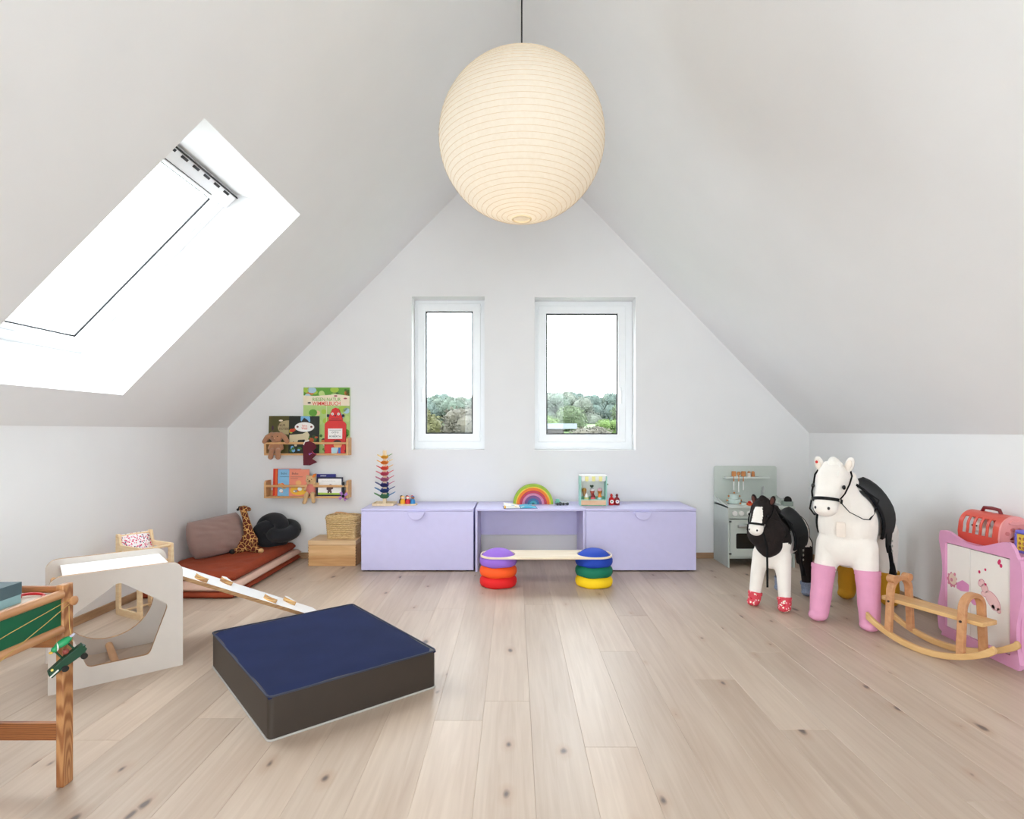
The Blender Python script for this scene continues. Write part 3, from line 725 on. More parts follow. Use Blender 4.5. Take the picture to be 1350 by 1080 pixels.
# ice-cream stand
t = thing('ice_cream_stand', 'mint wooden toy ice-cream stand with a scalloped awning', 'toy', (.655, 4.80, TOP))
SM = M('stand_mint', (158, 212, 196), .5, var=.03); SG = M('stand_green', (112, 186, 146), .5); SC = M('stand_white', (226, 228, 222), .5)
for sx in (-1, 1): MB().box(sx*.107-.005, sx*.107+.005, -.06, .06, 0, .248).build('side_panel', SM, t, bevel=.002)
mb = MB(); heart = [(.016*sin(a)**3, (.013*cos(a)-.005*cos(2*a)-.002*cos(3*a)-.001*cos(4*a))+.15) for a in [2*pi*i/28 for i in range(28)]]
mb.prism([(-.102, 0), (.102, 0), (.102, .245), (-.102, .245)], -.06, -.055, XZ); bp_ = mb.build('back_panel', SC, t)
MB().prism(heart, -.055, -.051, XZ).build('heart', M('heart_green', (44, 66, 40), .6), bp_)
MB().box(-.112, .112, -.062, .062, .243, .250).build('roof', SC, t, bevel=.001)
sc_ = [(-.1, .243)]
for k in range(7):
    for j in range(9): a = pi+pi*j/8; sc_.append((-.1+.2*(k+.5)/7+(.2/14)*cos(a), .213+.012*sin(a)))
sc_.append((.1, .243))
mb = MB(); mb.prism(sc_, .058, .062, XZ); aw = mb.build('awning', SC, t)
for k in (1, 3, 5):
    x = -.1+.2*(k+.5)/7-.0143; mb = MB(); mb.prism([(x, .242), (x+.0286, .242)]+circ(x+.0143, .213, .0143, .012, 9, 0, -pi), .062, .0628, XZ); mb.build('awning_stripe', M('awning_yellow', (232, 226, 150), .6), aw)
MB().box(-.102, .102, .02, .055, .0, .066).build('rear_shelf', SG, t)
MB().box(-.102, .102, -.055, .02, .0, .035).build('counter', SG, t)
MB().box(-.102, .102, -.062, -.056, .006, .046).build('front_board', wood('stand_beech', (222, 178, 138), (234, 196, 160), (8, 40, 60)), t, bevel=.001)
MB().box(-.102, .102, -.060, -.050, .046, .053).build('front_rail', SM, t)
mb = MB(); mb.cyl((.112, 0, .172), (.122, 0, .172), .004, n=10); mb.ell((.124, 0, .172), .007, 10, 8); mb.build('side_knob', M('olive_knob', (120, 130, 70), .5), t, smooth=60)
def scoop(label, x, y, z, c, cone=None, top=None, sz=.02):
    tt = thing('toy_ice_cream', label, 'toy food', (.655+x, 4.80+y, TOP+z), 0, 'toy ice creams in the stand')
    if cone: MB().lathe([(.006, 0), (.019, .042), (.0205, .048)], 16).build('cone', M('wafer_'+str(cone[0]), cone, .6), tt, smooth=40)
    zb = .05 if cone else .016
    MB().ell((0, 0, zb+.004), (sz, sz, sz*1.0), 16, 10).build('scoop', M('scoop_'+label[:12], c, .5), tt, smooth=180)
    if top: MB().lathe([(sz*.8, zb+sz*.6), (sz*.85, zb+sz*.9), (sz*.5, zb+sz*1.7), (.003, zb+sz*2.4)], 16).build('topping', M('top_'+label[:12], top, .5), tt, smooth=60)
scoop('lime scoop with a white swirl at the front of the stand', -.055, -.026, .036, (212, 216, 140), None, (250, 250, 248), .021)
scoop('coral pink scoop with a dark cherry top at the front of the stand', .0, -.026, .036, (226, 112, 120), None, (130, 24, 34), .021)
scoop('pale blue scoop with an orange top at the front of the stand', .056, -.026, .036, (178, 222, 222), None, (240, 140, 50), .021)
scoop('caramel ice cream on a wafer cone at the rear of the stand', -.066, .036, .066, (208, 152, 70), (206, 150, 100))
scoop('white ice cream on a red cone at the rear of the stand', .002, .036, .066, (236, 230, 232), (200, 96, 80))
scoop('pale pink ice cream on an orange-brown cone at the rear of the stand', .066, .036, .066, (236, 190, 204), (204, 126, 60))
# sauce bottles
def bottle(label, x, c, lc, lid):
    tt = thing('toy_sauce_bottle', label, 'toy bottle', (x, 4.80, TOP), 0)
    MB().lathe([(.021, 0), (.023, .004), (.023, .046), (.018, .058), (.009, .064), (.009, .074)], 20).build('body', M('bottle_'+str(c[0]), c, .35), tt, smooth=40)
    MB().lathe([(.011, .074), (.011, .084), (.006, .09), (.003, .094)], 14).build('cap', M('cap_'+str(lid[0]), lid, .4), tt, smooth=40)
    mb = MB(); mb.prism(circ(0, .03, .0155, n=20), .0225, .0245, XZ); lb = mb.build('label', M('bottle_label', (240, 232, 224), .5), tt)
    mb = MB(); mb.prism(circ(0, .03, .006, n=12), .0245, .0252, XZ); mb.build('label_print', M('print_'+str(lc[0]), lc, .5), lb)
bottle('bright red toy sauce bottle beside the ice-cream stand', .812, (214, 24, 26), (70, 120, 50), (226, 60, 50))
bottle('dark red toy sauce bottle beside the bright red one', .858, (140, 18, 30), (120, 130, 200), (120, 20, 30))

# ------------------------------------------------------------ navy and brown foam block
def foam_block():
    cs = [Vector((-.8825, 2.06)), Vector((-.341, 2.505)), Vector((-.894, 3.173)), Vector((-1.4355, 2.728))]
    c = sum(cs, Vector((0, 0)))/4; h = .165
    t = thing('foam_block', 'square play mattress block with navy top and dark brown sides', 'foam block', (c.x, c.y, 0))
    q = [p-c for p in cs]
    mb = MB(); mb.prism([tuple(p) for p in rpoly([(p.x, p.y) for p in q], .022)], 0.004, h-.003, XY)
    mb.build('side_cover', M('brown_leatherette', (52, 43, 36), .5, var=.05, bump=.1, bscale=300), t, bevel=.006)
    # softly domed navy lid
    n = 24; V_ = []; F = []
    for i in range(n+1):
        for j in range(n+1):
            a, b = i/n, j/n; p = q[0]*(1-a)*(1-b)+q[1]*a*(1-b)+q[2]*a*b+q[3]*(1-a)*b
            e = min(a, 1-a, b, 1-b); z = h-.004+.006*min(1, e*14)**.5+.003*sin(pi*a)*sin(pi*b)+.0015*noise.noise(Vector((a*4, b*4, 0)))
            p = p*.997; V_.append((p.x, p.y, z))
    F = [(i*(n+1)+j, (i+1)*(n+1)+j, (i+1)*(n+1)+j+1, i*(n+1)+j+1) for i in range(n) for j in range(n)]
    m2 = MB(); m2.add(V_, F)
    rim = [i*(n+1) for i in range(n+1)]+[n*(n+1)+j for j in range(1, n+1)]+[i*(n+1)+n for i in range(n-1, -1, -1)]+[j for j in range(n-1, 0, -1)]
    o = len(m2.v); m2.v += [(m2.v[i][0], m2.v[i][1], h-.012) for i in rim]
    m2.f += [(rim[k], rim[(k+1) % len(rim)], o+(k+1) % len(rim), o+k) for k in range(len(rim))]; m2.f.append(tuple(range(o, len(m2.v))))
    m2.build('top_cover', M('navy_cover', (27, 36, 70), .85, var=.1, scale=6, bump=.15, bscale=400, spec=.15), t, smooth=60)
    for z, nm, r, col in ((h-.003, 'top_piping', .0040, (46, 50, 68)), (.004, 'bottom_piping', .004, (176, 172, 168))):
        pts = [Vector((x, y, z)) for x, y in rpoly([(p.x, p.y) for p in q], .022)]
        mb = MB(); mb.tube([(p.x*1.002, p.y*1.002, p.z) for p in pts], r, 6, closed=True); mb.build(nm, M(nm, col, .6), t, smooth=60)
foam_block()

# ------------------------------------------------------------ white climbing cube and its ramp
U = Vector((.76346, .64585, 0)); V = Vector((-.64585, .76346, 0)); BL = Vector((-1.968, 2.422, 0))
PLYW = M('white_ply_face', (214, 206, 198), .55, var=.015); PLYE = wood('ply_edge', (150, 108, 70), (196, 156, 110), (20, 20, 160))
PWHT = M('white_laminate', (240, 240, 240), .35, var=.01)
def two_tone(mb, name, parent, face, edge, N_):
    """board with painted faces and bare plywood edges"""
    o = mb.build(name, [face, edge], parent)
    for p in o.data.polygons: p.material_index = 0 if abs(p.normal.dot(N_)) > .8 else 1
    return o
def cube():
    t = thing('climbing_cube', 'white plywood climbing cube with a pentagon opening and a flat white top', 'climbing cube', tuple(BL), math.atan2(U.y, U.x))
    # local axes: x along the near panel, y away from the viewer
    outer = rrect(0, .502, 0, .497, (.004, .004, .05, .05), 8)
    hole = rpoly([(.25, .440), (.442, .302), (.366, .084), (.134, .084), (.058, .302)], .03)
    Fn = ((0, 0, 0), (1, 0, 0), (0, 0, 1), (0, -1, 0))
    N_ = Vector((0, 1, 0))
    mb = MB(); mb.prism(outer, -.018, 0, Fn, holes=[hole]); two_tone(mb, 'near_panel', t, PLYW, PLYE, N_)
    mb = MB(); mb.prism(outer, -.45, -.432, Fn, holes=[circ(.25, .262, .195, n=40)]); two_tone(mb, 'far_panel', t, PLYW, PLYE, N_)
    mb = MB(); mb.prism(rrect(.055, .468, .018, .432, .004), .452, .467, XY, holes=[rrect(.062, .082, .10, .15, .009)]); two_tone(mb, 'top_panel', t, PWHT, PLYE, Vector((0, 0, 1)))
    MB().cyl((.25, .018, .032), (.25, .432, .032), .016, n=18).build('rung', wood('beech_dowel', (196, 146, 100), (214, 168, 122), (60, 6, 60)), t, smooth=40)
    for x in (.03, .472): MB().cyl((x, .018, .40), (x, .432, .40), .012, n=16).build('cross_bar', wood('beech_dowel', (196, 146, 100), (214, 168, 122)), t, smooth=40)
cube()
def ramp():
    rz = math.atan2(U.y, U.x); y0, y1 = .035, .415
    t = thing('climbing_ramp', 'white climbing ramp with wooden footholds leaning on the climbing cube', 'ramp', tuple(BL+U*.5), rz)
    # profile in local x (away from the cube) and z
    L0, z0, L1, z1 = -.03, .436, .785, .022
    d = Vector((L1-L0, 0, z1-z0)).normalized(); n = Vector((-d.z, 0, d.x)); O = Vector((L0, 0, z0)); ln = math.hypot(L1-L0, z1-z0)
    mb = MB(); mb.prism([(0, y0), (ln, y0), (ln, y1), (0, y1)], -.018, 0, (O, d, Vector((0, 1, 0)), n)); two_tone(mb, 'board', t, PWHT, PLYE, n)
    for (s, y) in ((.16, .11), (.34, .30), (.54, .13), (.72, .30)):
        c = O+d*s+Vector((0, y, 0))
        poly = circ(0, 0, .042, .07, 18, -pi/2, pi/2)[::-1]
        mb = MB(); mb.prism([(-p[0], p[1]) for p in poly], 0, .022, (c, d, Vector((0, 1, 0)), n)); two_tone(mb, 'foothold', t, PWHT, wood('ply_stripe', (140, 92, 48), (214, 172, 110), (10, 10, 220), contrast=(.42, .58)), n)
    for y in (y0+.05, y1-.05):
        MB().cyl((L0+.005, y, z0-.02), (L0+.03, y, z0-.07), .01, n=10).build('hook', wood('beech_dowel', (196, 146, 100), (214, 168, 122)), t)
ramp()

# ------------------------------------------------------------ doll high chair behind the cube
def doll_chair():
    W = wood('birch_frame', (226, 194, 150), (240, 216, 178), (8, 30, 60)); WW = W
    t = thing('doll_high_chair', 'small birch doll high chair with a dotted fabric back behind the climbing cube', 'doll chair', (-2.43, 3.50, 0), R(-28))
    Y1_, D = .19, .25
    FAB = dots('dotted_fabric', (244, 238, 240), [(214, 60, 110), (34, 40, 90), (228, 130, 160), (206, 40, 80)], 95, .42)
    for y in (0, Y1_):
        F = ((0, y, 0), (1, 0, 0), (0, 0, 1), (0, -1, 0))
        outer = rpoly([(0, 0), (D+.015, 0), (D, .425), (.045, .425), (.03, .49), (.0, .49)], .012)
        holes = [rpoly([(.035, .04), (D-.025, .04), (D-.03, .28), (.04, .28)], .012), rpoly([(.045, .32), (D-.035, .32), (D-.035, .395), (.045, .395)], .01)]
        mb = MB(); mb.prism(outer, -.014, 0, F, holes=holes); mb.build('side_frame', W, t, bevel=.002)
    for (x, z, r) in ((D-.018, .41, .008), (.012, .475, .007), (D-.02, .30, .007), (.03, .02, .007)):
        MB().cyl((x, -.002, z), (x, Y1_+.012, z), r, n=12).build('cross_bar', W, t, smooth=40)
    # sling back and seat
    n = 8; P = []; F = []
    for i in range(n+1):
        u_ = i/n
        for j in range(5):
            v_ = j/4; x = .012+.05*u_+.018*sin(pi*u_)*0+.012*sin(pi*v_)*sin(pi*u_); P.append((x, .014+v_*(Y1_-.014), .484-.12*u_))
    F = [(i*5+j, i*5+j+1, (i+1)*5+j+1, (i+1)*5+j) for i in range(n) for j in range(4)]
    mb = MB(); mb.add(P, F); o = mb.build('fabric_back', FAB, t, smooth=180); k = o.modifiers.new('solid', 'SOLIDIFY'); k.thickness = .004
    mb = MB(); P = []
    for i in range(n+1):
        u_ = i/n
        for j in range(5): P.append((.04+(D-.055)*u_, .014+j/4*(Y1_-.014), .30-.012*sin(pi*u_)))
    mb.add(P, F); o = mb.build('fabric_seat', FAB, t, smooth=180); k = o.modifiers.new('solid', 'SOLIDIFY'); k.thickness = .004
doll_chair()

# ------------------------------------------------------------ wooden drawing table at the edge of the room
def play_table():
    PINE = wood('orange_pine', (146, 92, 52), (188, 136, 88), (30, 30, 4), rings=True, rscale=1.4, contrast=(.1, .9)); PINEX = wood('orange_pine_rail', (164, 110, 68), (200, 150, 104), (30, 3, 30))
    PINEY = wood('pine_across', (140, 84, 44), (176, 116, 66), (3, 30, 30))
    GRN = M('green_chalkboard', (0, 92, 58), .45, var=.06, scale=5)
    t = thing('craft_table', 'orange pine craft table with green side boards and a tray top', 'table', (-1.425, 1.82, 0))
    W, D = .62, .95       # runs left and towards the viewer from this leg
    for (x, y) in ((0, 0), (-W, 0), (0, -D), (-W, -D)):
        MB().box(x-.012, x+.012, y-.021, y+.021, 0, .635).build('leg', PINE, t, bevel=.003)
    for x in (0, -W):
        f = -1 if x else 1
        MB().cyl((x+.004, -D+.02, .607), (x+.004, -.02, .607), .0135, n=14).build('top_rail', PINEX, t, smooth=40)
        MB().box(x-.007, x+.005, -D+.02, -.02, .505, .600).build('side_board', GRN, t)
        MB().cyl((x+.004, -D+.02, .497), (x+.004, -.02, .497), .0135, n=14).build('lower_rail', PINEX, t, smooth=40)
    for y in (0, -D):
        MB().cyl((-W+.01, y, .617), (-.01, y, .617), .0115, n=12).build('end_rail', PINEY, t, smooth=40)
        MB().box(-W+.012, -.012, y-.009, y+.009, .435, .585).build('end_apron', PINEY, t, bevel=.002)
        MB().box(-W+.012, -.012, y-.009, y+.009, .142, .196).build('stretcher', wood('pine_stretcher', (120, 66, 32), (166, 106, 60), (4, 30, 30), rings=True, rscale=2, contrast=(.1, .9)), t, bevel=.002)
    MB().box(-W+.012, -.008, -D+.02, -.009, .595, .605).build('tray_floor', M('tray_beige', (206, 190, 172), .6), t)
    for y in (-.004,):
        MB().lathe([(.006, 0), (.007, .012), (.0135, .016), (.0145, .024), (.008, .029)], 16, (.012, y, .583), Matrix.Rotation(R(90), 3, 'Y')).build('peg', PINEX, t, smooth=50)
    MB().lathe([(.006, 0), (.007, .012), (.0135, .016), (.0145, .024), (.008, .029)], 16, (.012, -D+.1, .55), Matrix.Rotation(R(90), 3, 'Y')).build('peg', PINEX, t, smooth=50)
    CORD = M('raffia_cord', (190, 158, 92), .8)
    MB().tube([(.022, -.004, .588), (.02, -.1, .573), (.018, -.21, .556), (.02, -D+.1, .45)], .0012, 6).build('cord', CORD, t)
    MB().tube([(.022, -.004, .576), (.02, -.1, .540), (.018, -.21, .502), (.02, -.42, .43)], .0012, 6).build('cord', CORD, t)
    # on the tray
    b = thing('storage_box', 'teal and pale blue cardboard box on the craft table', 'box', (-1.525, 1.660, .605), R(3))
    MB().box(-.05, .05, -.06, .06, 0, .026).build('body', M('pale_teal_card', (140, 178, 184), .6), b, bevel=.002)
    mb = MB(); mb.box(-.0505, .0505, -.0605, .0605, .026, .062); mb.build('lid', M('slate_teal_card', (72, 96, 104), .6), b)
    P = [Vector((.035*cos(a)*(1 if a < 3 else .8), .03*sin(a), .004+.002*a)) for a in [i*.35 for i in range(14)]]
    o = MB().tube(P, .0042, 8).build('red_pull_cord', M('red_rubber', (196, 24, 30), .4), None, smooth=60, loc=(-1.482, 1.758, .605)); tag(o, 'curled red cord lying on the craft table tray', 'cord')
play_table()

def croc_car():
    t = thing('crocodile_car', 'dark green crocodile toy car with a duck on its roof hanging from the table peg', 'toy', (-1.395, 1.80, .405), R(-42))
    GD = M('croc_green', (12, 62, 40), .5); GL = M('duck_green', (34, 148, 92), .4); BK = M('toy_black', (16, 16, 18), .4)
    # drawn in the YZ plane as seen from the room: y grows to the right
    F = ((.004, 0, 0), (0, 1, 0), (0, 0, 1), (1, 0, 0)); rot = Matrix.Rotation(R(28), 2)
    def P(pts): return [tuple(rot @ Vector(p)) for p in pts]
    body = P([(-.062, -.004), (-.058, .010), (-.04, .014), (-.012, .020), (.02, .024), (.048, .026), (.044, .019), (.052, .016), (.045, .010), (.05, .004), (.04, -.002), (.02, -.006), (-.03, -.008), (-.06, -.014)])
    mb = MB(); mb.prism(body, -.002, .022, F); mb.build('body', GD, t, bevel=.003)
    mb = MB(); mb.prism(P([(-.062, -.0085), (-.036, -.0030), (-.036, .001), (-.062, -.0045)]), .022, .024, F); mb.build('teeth', M('toy_white', (236, 236, 230), .4), t)
    mb = MB(); mb.prism([tuple(rot @ Vector(p)) for p in circ(-.048, .010, .0035, n=10)], .021, .025, F); mb.build('eye', M('toy_yellow', (232, 214, 110), .4), t)
    for x in (-.022, .032):
        c = rot @ Vector((x, -.010)); MB().cyl((.006, c.x, c.y), (.03, c.x, c.y), .0095, n=16).build('wheel', BK, t, smooth=40)
    for x in (-.012, .024):
        a = rot @ Vector((x, .018)); b = rot @ Vector((x-.004, .056)); MB().tube([(.012, a.x, a.y), (.012, b.x, b.y)], .0032, 6).build('roof_post', GD, t)
    mb = MB(); c = rot @ Vector((.012, .060)); mb.ell((.012, c.x, c.y), (.014, .026, .012), 14, 10, Matrix.Rotation(R(28), 3, 'X')); mb.build('duck', GL, t, smooth=180)
    c = rot @ Vector((-.014, .056)); MB().ell((.012, c.x, c.y), .009, 12, 8).build('duck_head', GL, t, smooth=180)
    c = rot @ Vector((-.025, .053)); MB().ell((.012, c.x, c.y), (.006, .006, .004), 10, 6).build('bill', M('bill_yellow', (228, 180, 70), .4), t, smooth=180)
    c = rot @ Vector((-.005, .059)); mb = MB(); mb.tube([(.012+.011*cos(q), c.x+.004*sin(q)*0, c.y+.011*sin(q)) for q in [2*pi*i/16 for i in range(16)]], .0022, 6, closed=True); mb.build('collar', M('toy_white', (236, 236, 230)), t)
    c = rot @ Vector((.040, .064)); MB().ell((.012, c.x, c.y), (.008, .009, .004), 10, 6, Matrix.Rotation(R(28), 3, 'X')).build('tail', M('toy_lilac', (196, 196, 216), .4), t, smooth=180)
    c = rot @ Vector((.004, .032)); MB().ell((.016, c.x, c.y), .009, 12, 8).build('rider', M('toy_brown', (142, 66, 56), .5), t, smooth=180)
    MB().tube([(.018, -.004, .17), (.016, -.002, .1), (.012, .006, .055)], .001, 6).build('hanging_cord', M('raffia_cord', (190, 158, 92)), t)
croc_car()

# ------------------------------------------------------------ reading corner: mats, cushions, giraffe
def pad(name, label, x0, x1, y0, y1, z0, z1, mat, wr=.004, seed=0, cat='mattress'):
    """soft mat: rounded box with a little sag"""
    cx, cy = (x0+x1)/2, (y0+y1)/2; nx, ny = 26, 44; hx, hy, hz = (x1-x0)/2, (y1-y0)/2, (z1-z0)/2; r = min(hz, .03)
    mb = MB(); bm = bmesh.new()
    V_ = {}
    def sup(a): return math.copysign(1-(1-abs(a))**2, a)
    top = []; bot = []
    for j in range(ny+1):
        for i in range(nx+1):
            a, b = -1+2*i/nx, -1+2*j/ny
            # spacing bunched to the rim
            a = math.copysign(abs(a)**.8, a); b = math.copysign(abs(b)**.8, b)
            ex = max(0, abs(a)*hx-(hx-r))/r; ey = max(0, abs(b)*hy-(hy-r))/r; e = min(1, math.hypot(ex, ey))
            drop = r*(1-math.sqrt(max(0, 1-e*e)))
            z = hz-drop+wr*noise.noise(Vector((a*3+seed, b*5, seed)))*(1-e)+wr*.6*noise.noise(Vector((a*7, b*14, seed+3)))*(1-e)
            top.append((a*hx, b*hy, z)); bot.append((a*hx, b*hy, -hz+drop*.7))
    n1 = len(top); mb.v = top+bot
    w_ = nx+1
    for j in range(ny):
        for i in range(nx):
            q = (j*w_+i, j*w_+i+1, (j+1)*w_+i+1, (j+1)*w_+i); mb.f.append(q); mb.f.append(tuple(n1+k for k in q[::-1]))
    rim = [i for i in range(nx)]+[j*w_+nx for j in range(ny)]+[ny*w_+i for i in range(nx, 0, -1)]+[j*w_ for j in range(ny, 0, -1)]
    for k in range(len(rim)): a, b = rim[k], rim[(k+1) % len(rim)]; mb.f.append((a, b, n1+b, n1+a))
    o = mb.build(name, mat, None, smooth=60, loc=(cx, cy, (z0+z1)/2)); return tag(o, label, cat)
RUST = M('rust_cotton', (146, 58, 26), .9, var=.12, scale=9, bump=.2, bscale=250); ROSE = M('rose_cotton', (214, 178, 160), .85, var=.04, bump=.15, bscale=250)
pad('floor_mat', 'thin rust floor mat at the bottom of the pile', -2.50, -1.87, 3.815, 5.025, 0, .042, RUST, .001, 1)
pad('floor_mat', 'pale rose floor mat in the middle of the pile', -2.50, -1.865, 3.825, 5.025, .042, .086, ROSE, .001, 2)
pad('floor_mat', 'thick rust mattress on top of the pile of mats', -2.505, -1.91, 3.93, 5.015, .086, .150, RUST, .008, 5)

def cushion():
    n = 28; mb = MB(); hx, hz, th = .225, .16, .085; V_ = []
    for side in (1, -1):
        for j in range(n+1):
            for i in range(n+1):
                a, b = -1+2*i/n, -1+2*j/n
                e = max(0, (1-abs(a)**3.2))*max(0, (1-abs(b)**3.2)); t_ = th*e**.48
                wob = .016*noise.noise(Vector((a*1.5, b*5+a*2, 1.3)))*e+.009*noise.noise(Vector((a*3, b*11+a*3, 4)))*e
                pin = 1-.07*(1-abs(a))*0-.13*(abs(a)*abs(b))**2
                x = hx*a*(1-.04*(1-b*b)*0)*pin; z = hz*b*pin+(-.02*(1-a*a) if b > 0 else 0)*b
                V_.append((x, side*(t_+wob*(1 if side < 0 else .3)), z))
    w_ = n+1; N_ = w_*w_; mb.v = V_
    for j in range(n):
        for i in range(n):
            q = (j*w_+i, j*w_+i+1, (j+1)*w_+i+1, (j+1)*w_+i); mb.f.append(q); mb.f.append(tuple(N_+k for k in q[::-1]))
    o = mb.build('cushion', M('mauve_cotton', (150, 122, 114), .9, var=.04, bump=.15, bscale=300, sheen=.2), None, smooth=180, loc=(-2.335, 4.50, .305), rot=(R(-14), R(-5), R(58)))
    bm = bmesh.new(); bm.from_mesh(o.data); bmesh.ops.remove_doubles(bm, verts=bm.verts, dist=.001); bm.to_mesh(o.data); bm.free()
    tag(o, 'mauve pillow leaning on the knee wall above the rust mattress', 'pillow')
cushion()
def knot():
    P = []; n = 150
    for i in range(n):
        a = 2*pi*i/n; r = .078+.040*cos(3*a); P.append((r*1.25*cos(2*a), .050*sin(3*a), r*.80*sin(2*a)))
    o = MB().tube(P, .060, 16, closed=True).build('knot_cushion', M('charcoal_jersey', (33, 33, 37), .95, var=.12, bump=.25, bscale=400, spec=.25, sheen=.12), None, smooth=180, loc=(-2.02, 4.86, .275), rot=(R(-24), 0, R(6)))
    tag(o, 'dark charcoal knotted cushion on the rust mattress', 'cushion')
knot()
def giraffe():
    H = cells('giraffe_hide', (96, 36, 18), (214, 166, 98), 30, .06); BKP = M('plush_black', (22, 18, 18), .95)
    t = thing('giraffe_plush', 'seated giraffe soft toy between the mauve pillow and the knotted cushion', 'soft toy', (-2.125, 4.62, .148), R(-8))
    mb = MB()
    mb.ell((0, 0, .075), (.062, .055, .085), 16, 12)
    cap(mb, (-.005, 0, .12), .042, (-.045, .0, .29), .024); cap(mb, (-.045, 0, .29), .026, (-.06, -.005, .335), .024)
    mb.ell((-.048, -.01, .345), (.040, .030, .026), 14, 10)
    cap(mb, (-.03, -.012, .345), .022, (.004, -.02, .342), .017)
    cap(mb, (.02, -.02, .03), .028, (.115, -.05, .020), .02); cap(mb, (-.03, -.03, .03), .028, (-.075, -.10, .02), .02)
    cap(mb, (.03, -.02, .12), .016, (.06, -.06, .06), .013); cap(mb, (-.045, -.02, .12), .016, (-.06, -.06, .06), .013)
    blob('body', mb, H, t, .007, 4)
    for (a, b) in (((-.07, .004, .36), (-.098, .006, .352)), ((-.066, -.016, .352), (-.095, -.02, .338))):
        mb = MB(); cap(mb, a, .007, b, .011, 10); blob('horn', mb, BKP, t, .004, 2)
    mb = MB(); cap(mb, (-.03, .03, .14), .014, (-.077, .018, .30), .012); blob('mane', mb, M('plush_darkbrown', (46, 24, 18), .95), t, .006, 2)
    for p in ((.125, -.052, .02), (-.08, -.112, .02)): MB().ell(p, (.022, .022, .02), 12, 8).build('hoof', BKP if p[0] < 0 else M('plush_tan', (206, 164, 110), .95), t, smooth=180)
    for s in (-1, 1): MB().ell((-.03, -.01+s*.024, .353), .0045, 8, 6).build('eye', M('bead_black', (8, 8, 10), .15), t, smooth=180)
giraffe()

# wooden crate and wicker basket
def crate():
    W = wood('beech_crate', (204, 158, 106), (226, 186, 136), (3, 30, 30)); W2 = wood('beech_crate_b', (188, 138, 88), (212, 168, 116), (3, 30, 40)); WL = wood('beech_lid', (210, 172, 128), (228, 196, 154), (3, 30, 30))
    x0, x1, y0, y1 = -1.704, -1.312, 4.75, 5.03
    t = thing('wooden_crate', 'low lidded beech crate with finger joints under the wicker basket', 'crate', ((x0+x1)/2, (y0+y1)/2, 0)); a = (x1-x0)/2; b = (y1-y0)/2
    f1 = MB().box(-a, a, -b, -b+.012, .086, .172).build('front_board', W, t, bevel=.001)
    MB().box(-a, a, -b, -b+.012, 0, .0855).build('front_board', W2, t, bevel=.001)
    MB().box(-a, a, b-.012, b, 0, .172).build('back_board', W, t)
    for s in (-1, 1):
        MB().box(min(s*a, s*(a-.012)), max(s*a, s*(a-.012)), -b+.012, b-.012, 0, .172).build('side_board', W2, t)
        for k in range(7):
            z = .006+k*.0235; MB().box(s*a-.0015, s*a+.0015, -b-.0012, -b+.0118, z, z+.0118).build('finger_joint', M('joint_dark', (120, 80, 46), .6), t)
    MB().box(-a-.002, a+.002, -b-.003, b, .1745, .211).build('lid', WL, t, bevel=.002)
    MB().box(-a+.012, a-.012, -b+.012, b-.012, .0, .008).build('bottom', W2, t)
crate()
def basket():
    m = wood('wicker', (190, 154, 100), (228, 200, 150), (70, 70, 200), rough=.8, contrast=(.35, .65))
    t = thing('wicker_basket', 'lidded natural wicker basket with a looped handle on the crate', 'basket', (-1.458, 4.91, .211))
    def row(mb, sx, sy, z, r, ph):
        n = 64; P = []
        for i in range(n):
            a = 2*pi*i/n; c, s = cos(a), sin(a); k = 1/((abs(c)**3.2+abs(s)**3.2)**(1/3.2))
            w_ = 1+.012*((i+ph) % 2)
            P.append((sx*c*k*w_, sy*s*k*w_, z))
        mb.tube(P, r, 6, closed=True)
    mb = MB()
    for i in range(9): row(mb, .125+.0012*i, .088+.001*i, .010+i*.0175, .0082, i)
    MB().prism(rrect(-.122, .122, -.084, .084, .03), .0, .155, XY).build('liner', m, t)
    o = mb.build('woven_body', m, t, smooth=70)
    mb = MB(); row(mb, .139, .099, .166, .009, 0); row(mb, .134, .094, .181, .009, 1); row(mb, .112, .074, .188, .008, 0); row(mb, .08, .05, .191, .008, 1); row(mb, .045, .025, .192, .008, 0)
    mb.prism(rrect(-.125, .125, -.085, .085, .03), .160, .188, XY); mb.build('lid', m, t, smooth=70)
    mb = MB(); mb.tube([(-.068, -.02, .188), (-.072, -.02, .206), (-.058, -.02, .214), (-.02, -.02, .214), (.03, -.02, .207), (.055, -.02, .19)], .0055, 8); mb.build('handle', M('leather_handle', (206, 160, 116), .6), t, smooth=60)
basket()

# ------------------------------------------------------------ wall shelves with books and soft toys
SHW = wood('shelf_beech', (204, 152, 98), (224, 178, 126), (4, 40, 40))
def shelf(label, z0):
    x0, x1 = -2.155, -1.43; t = thing('wall_shelf', label, 'shelf', ((x0+x1)/2, 5.0, z0)); a = (x1-x0)/2
    for s in (-1, 1):
        MB().prism(rrect(-.058, .046, 0, .152, (.004, .004, .006, .03)), -.009, .009, ((s*(a-.009), 0, 0), (0, 1, 0), (0, 0, 1), (1, 0, 0))).build('side_panel', SHW, t, bevel=.001)
    MB().box(-a+.018, a-.018, -.055, .046, 0, .016).build('bottom_board', SHW, t, bevel=.001)
    MB().cyl((-a+.01, -.048, .104), (a-.01, -.048, .104), .0105, n=14).build('front_rail', SHW, t, smooth=40)
    MB().box(-a+.018, a-.018, .034, .046, .016, .06).build('back_rail', SHW, t)
ZU, ZLo = .908, .538
shelf('upper beech wall shelf holding the tall green picture book', ZU)
shelf('lower beech wall shelf holding the teddy and the salmon book', ZLo)

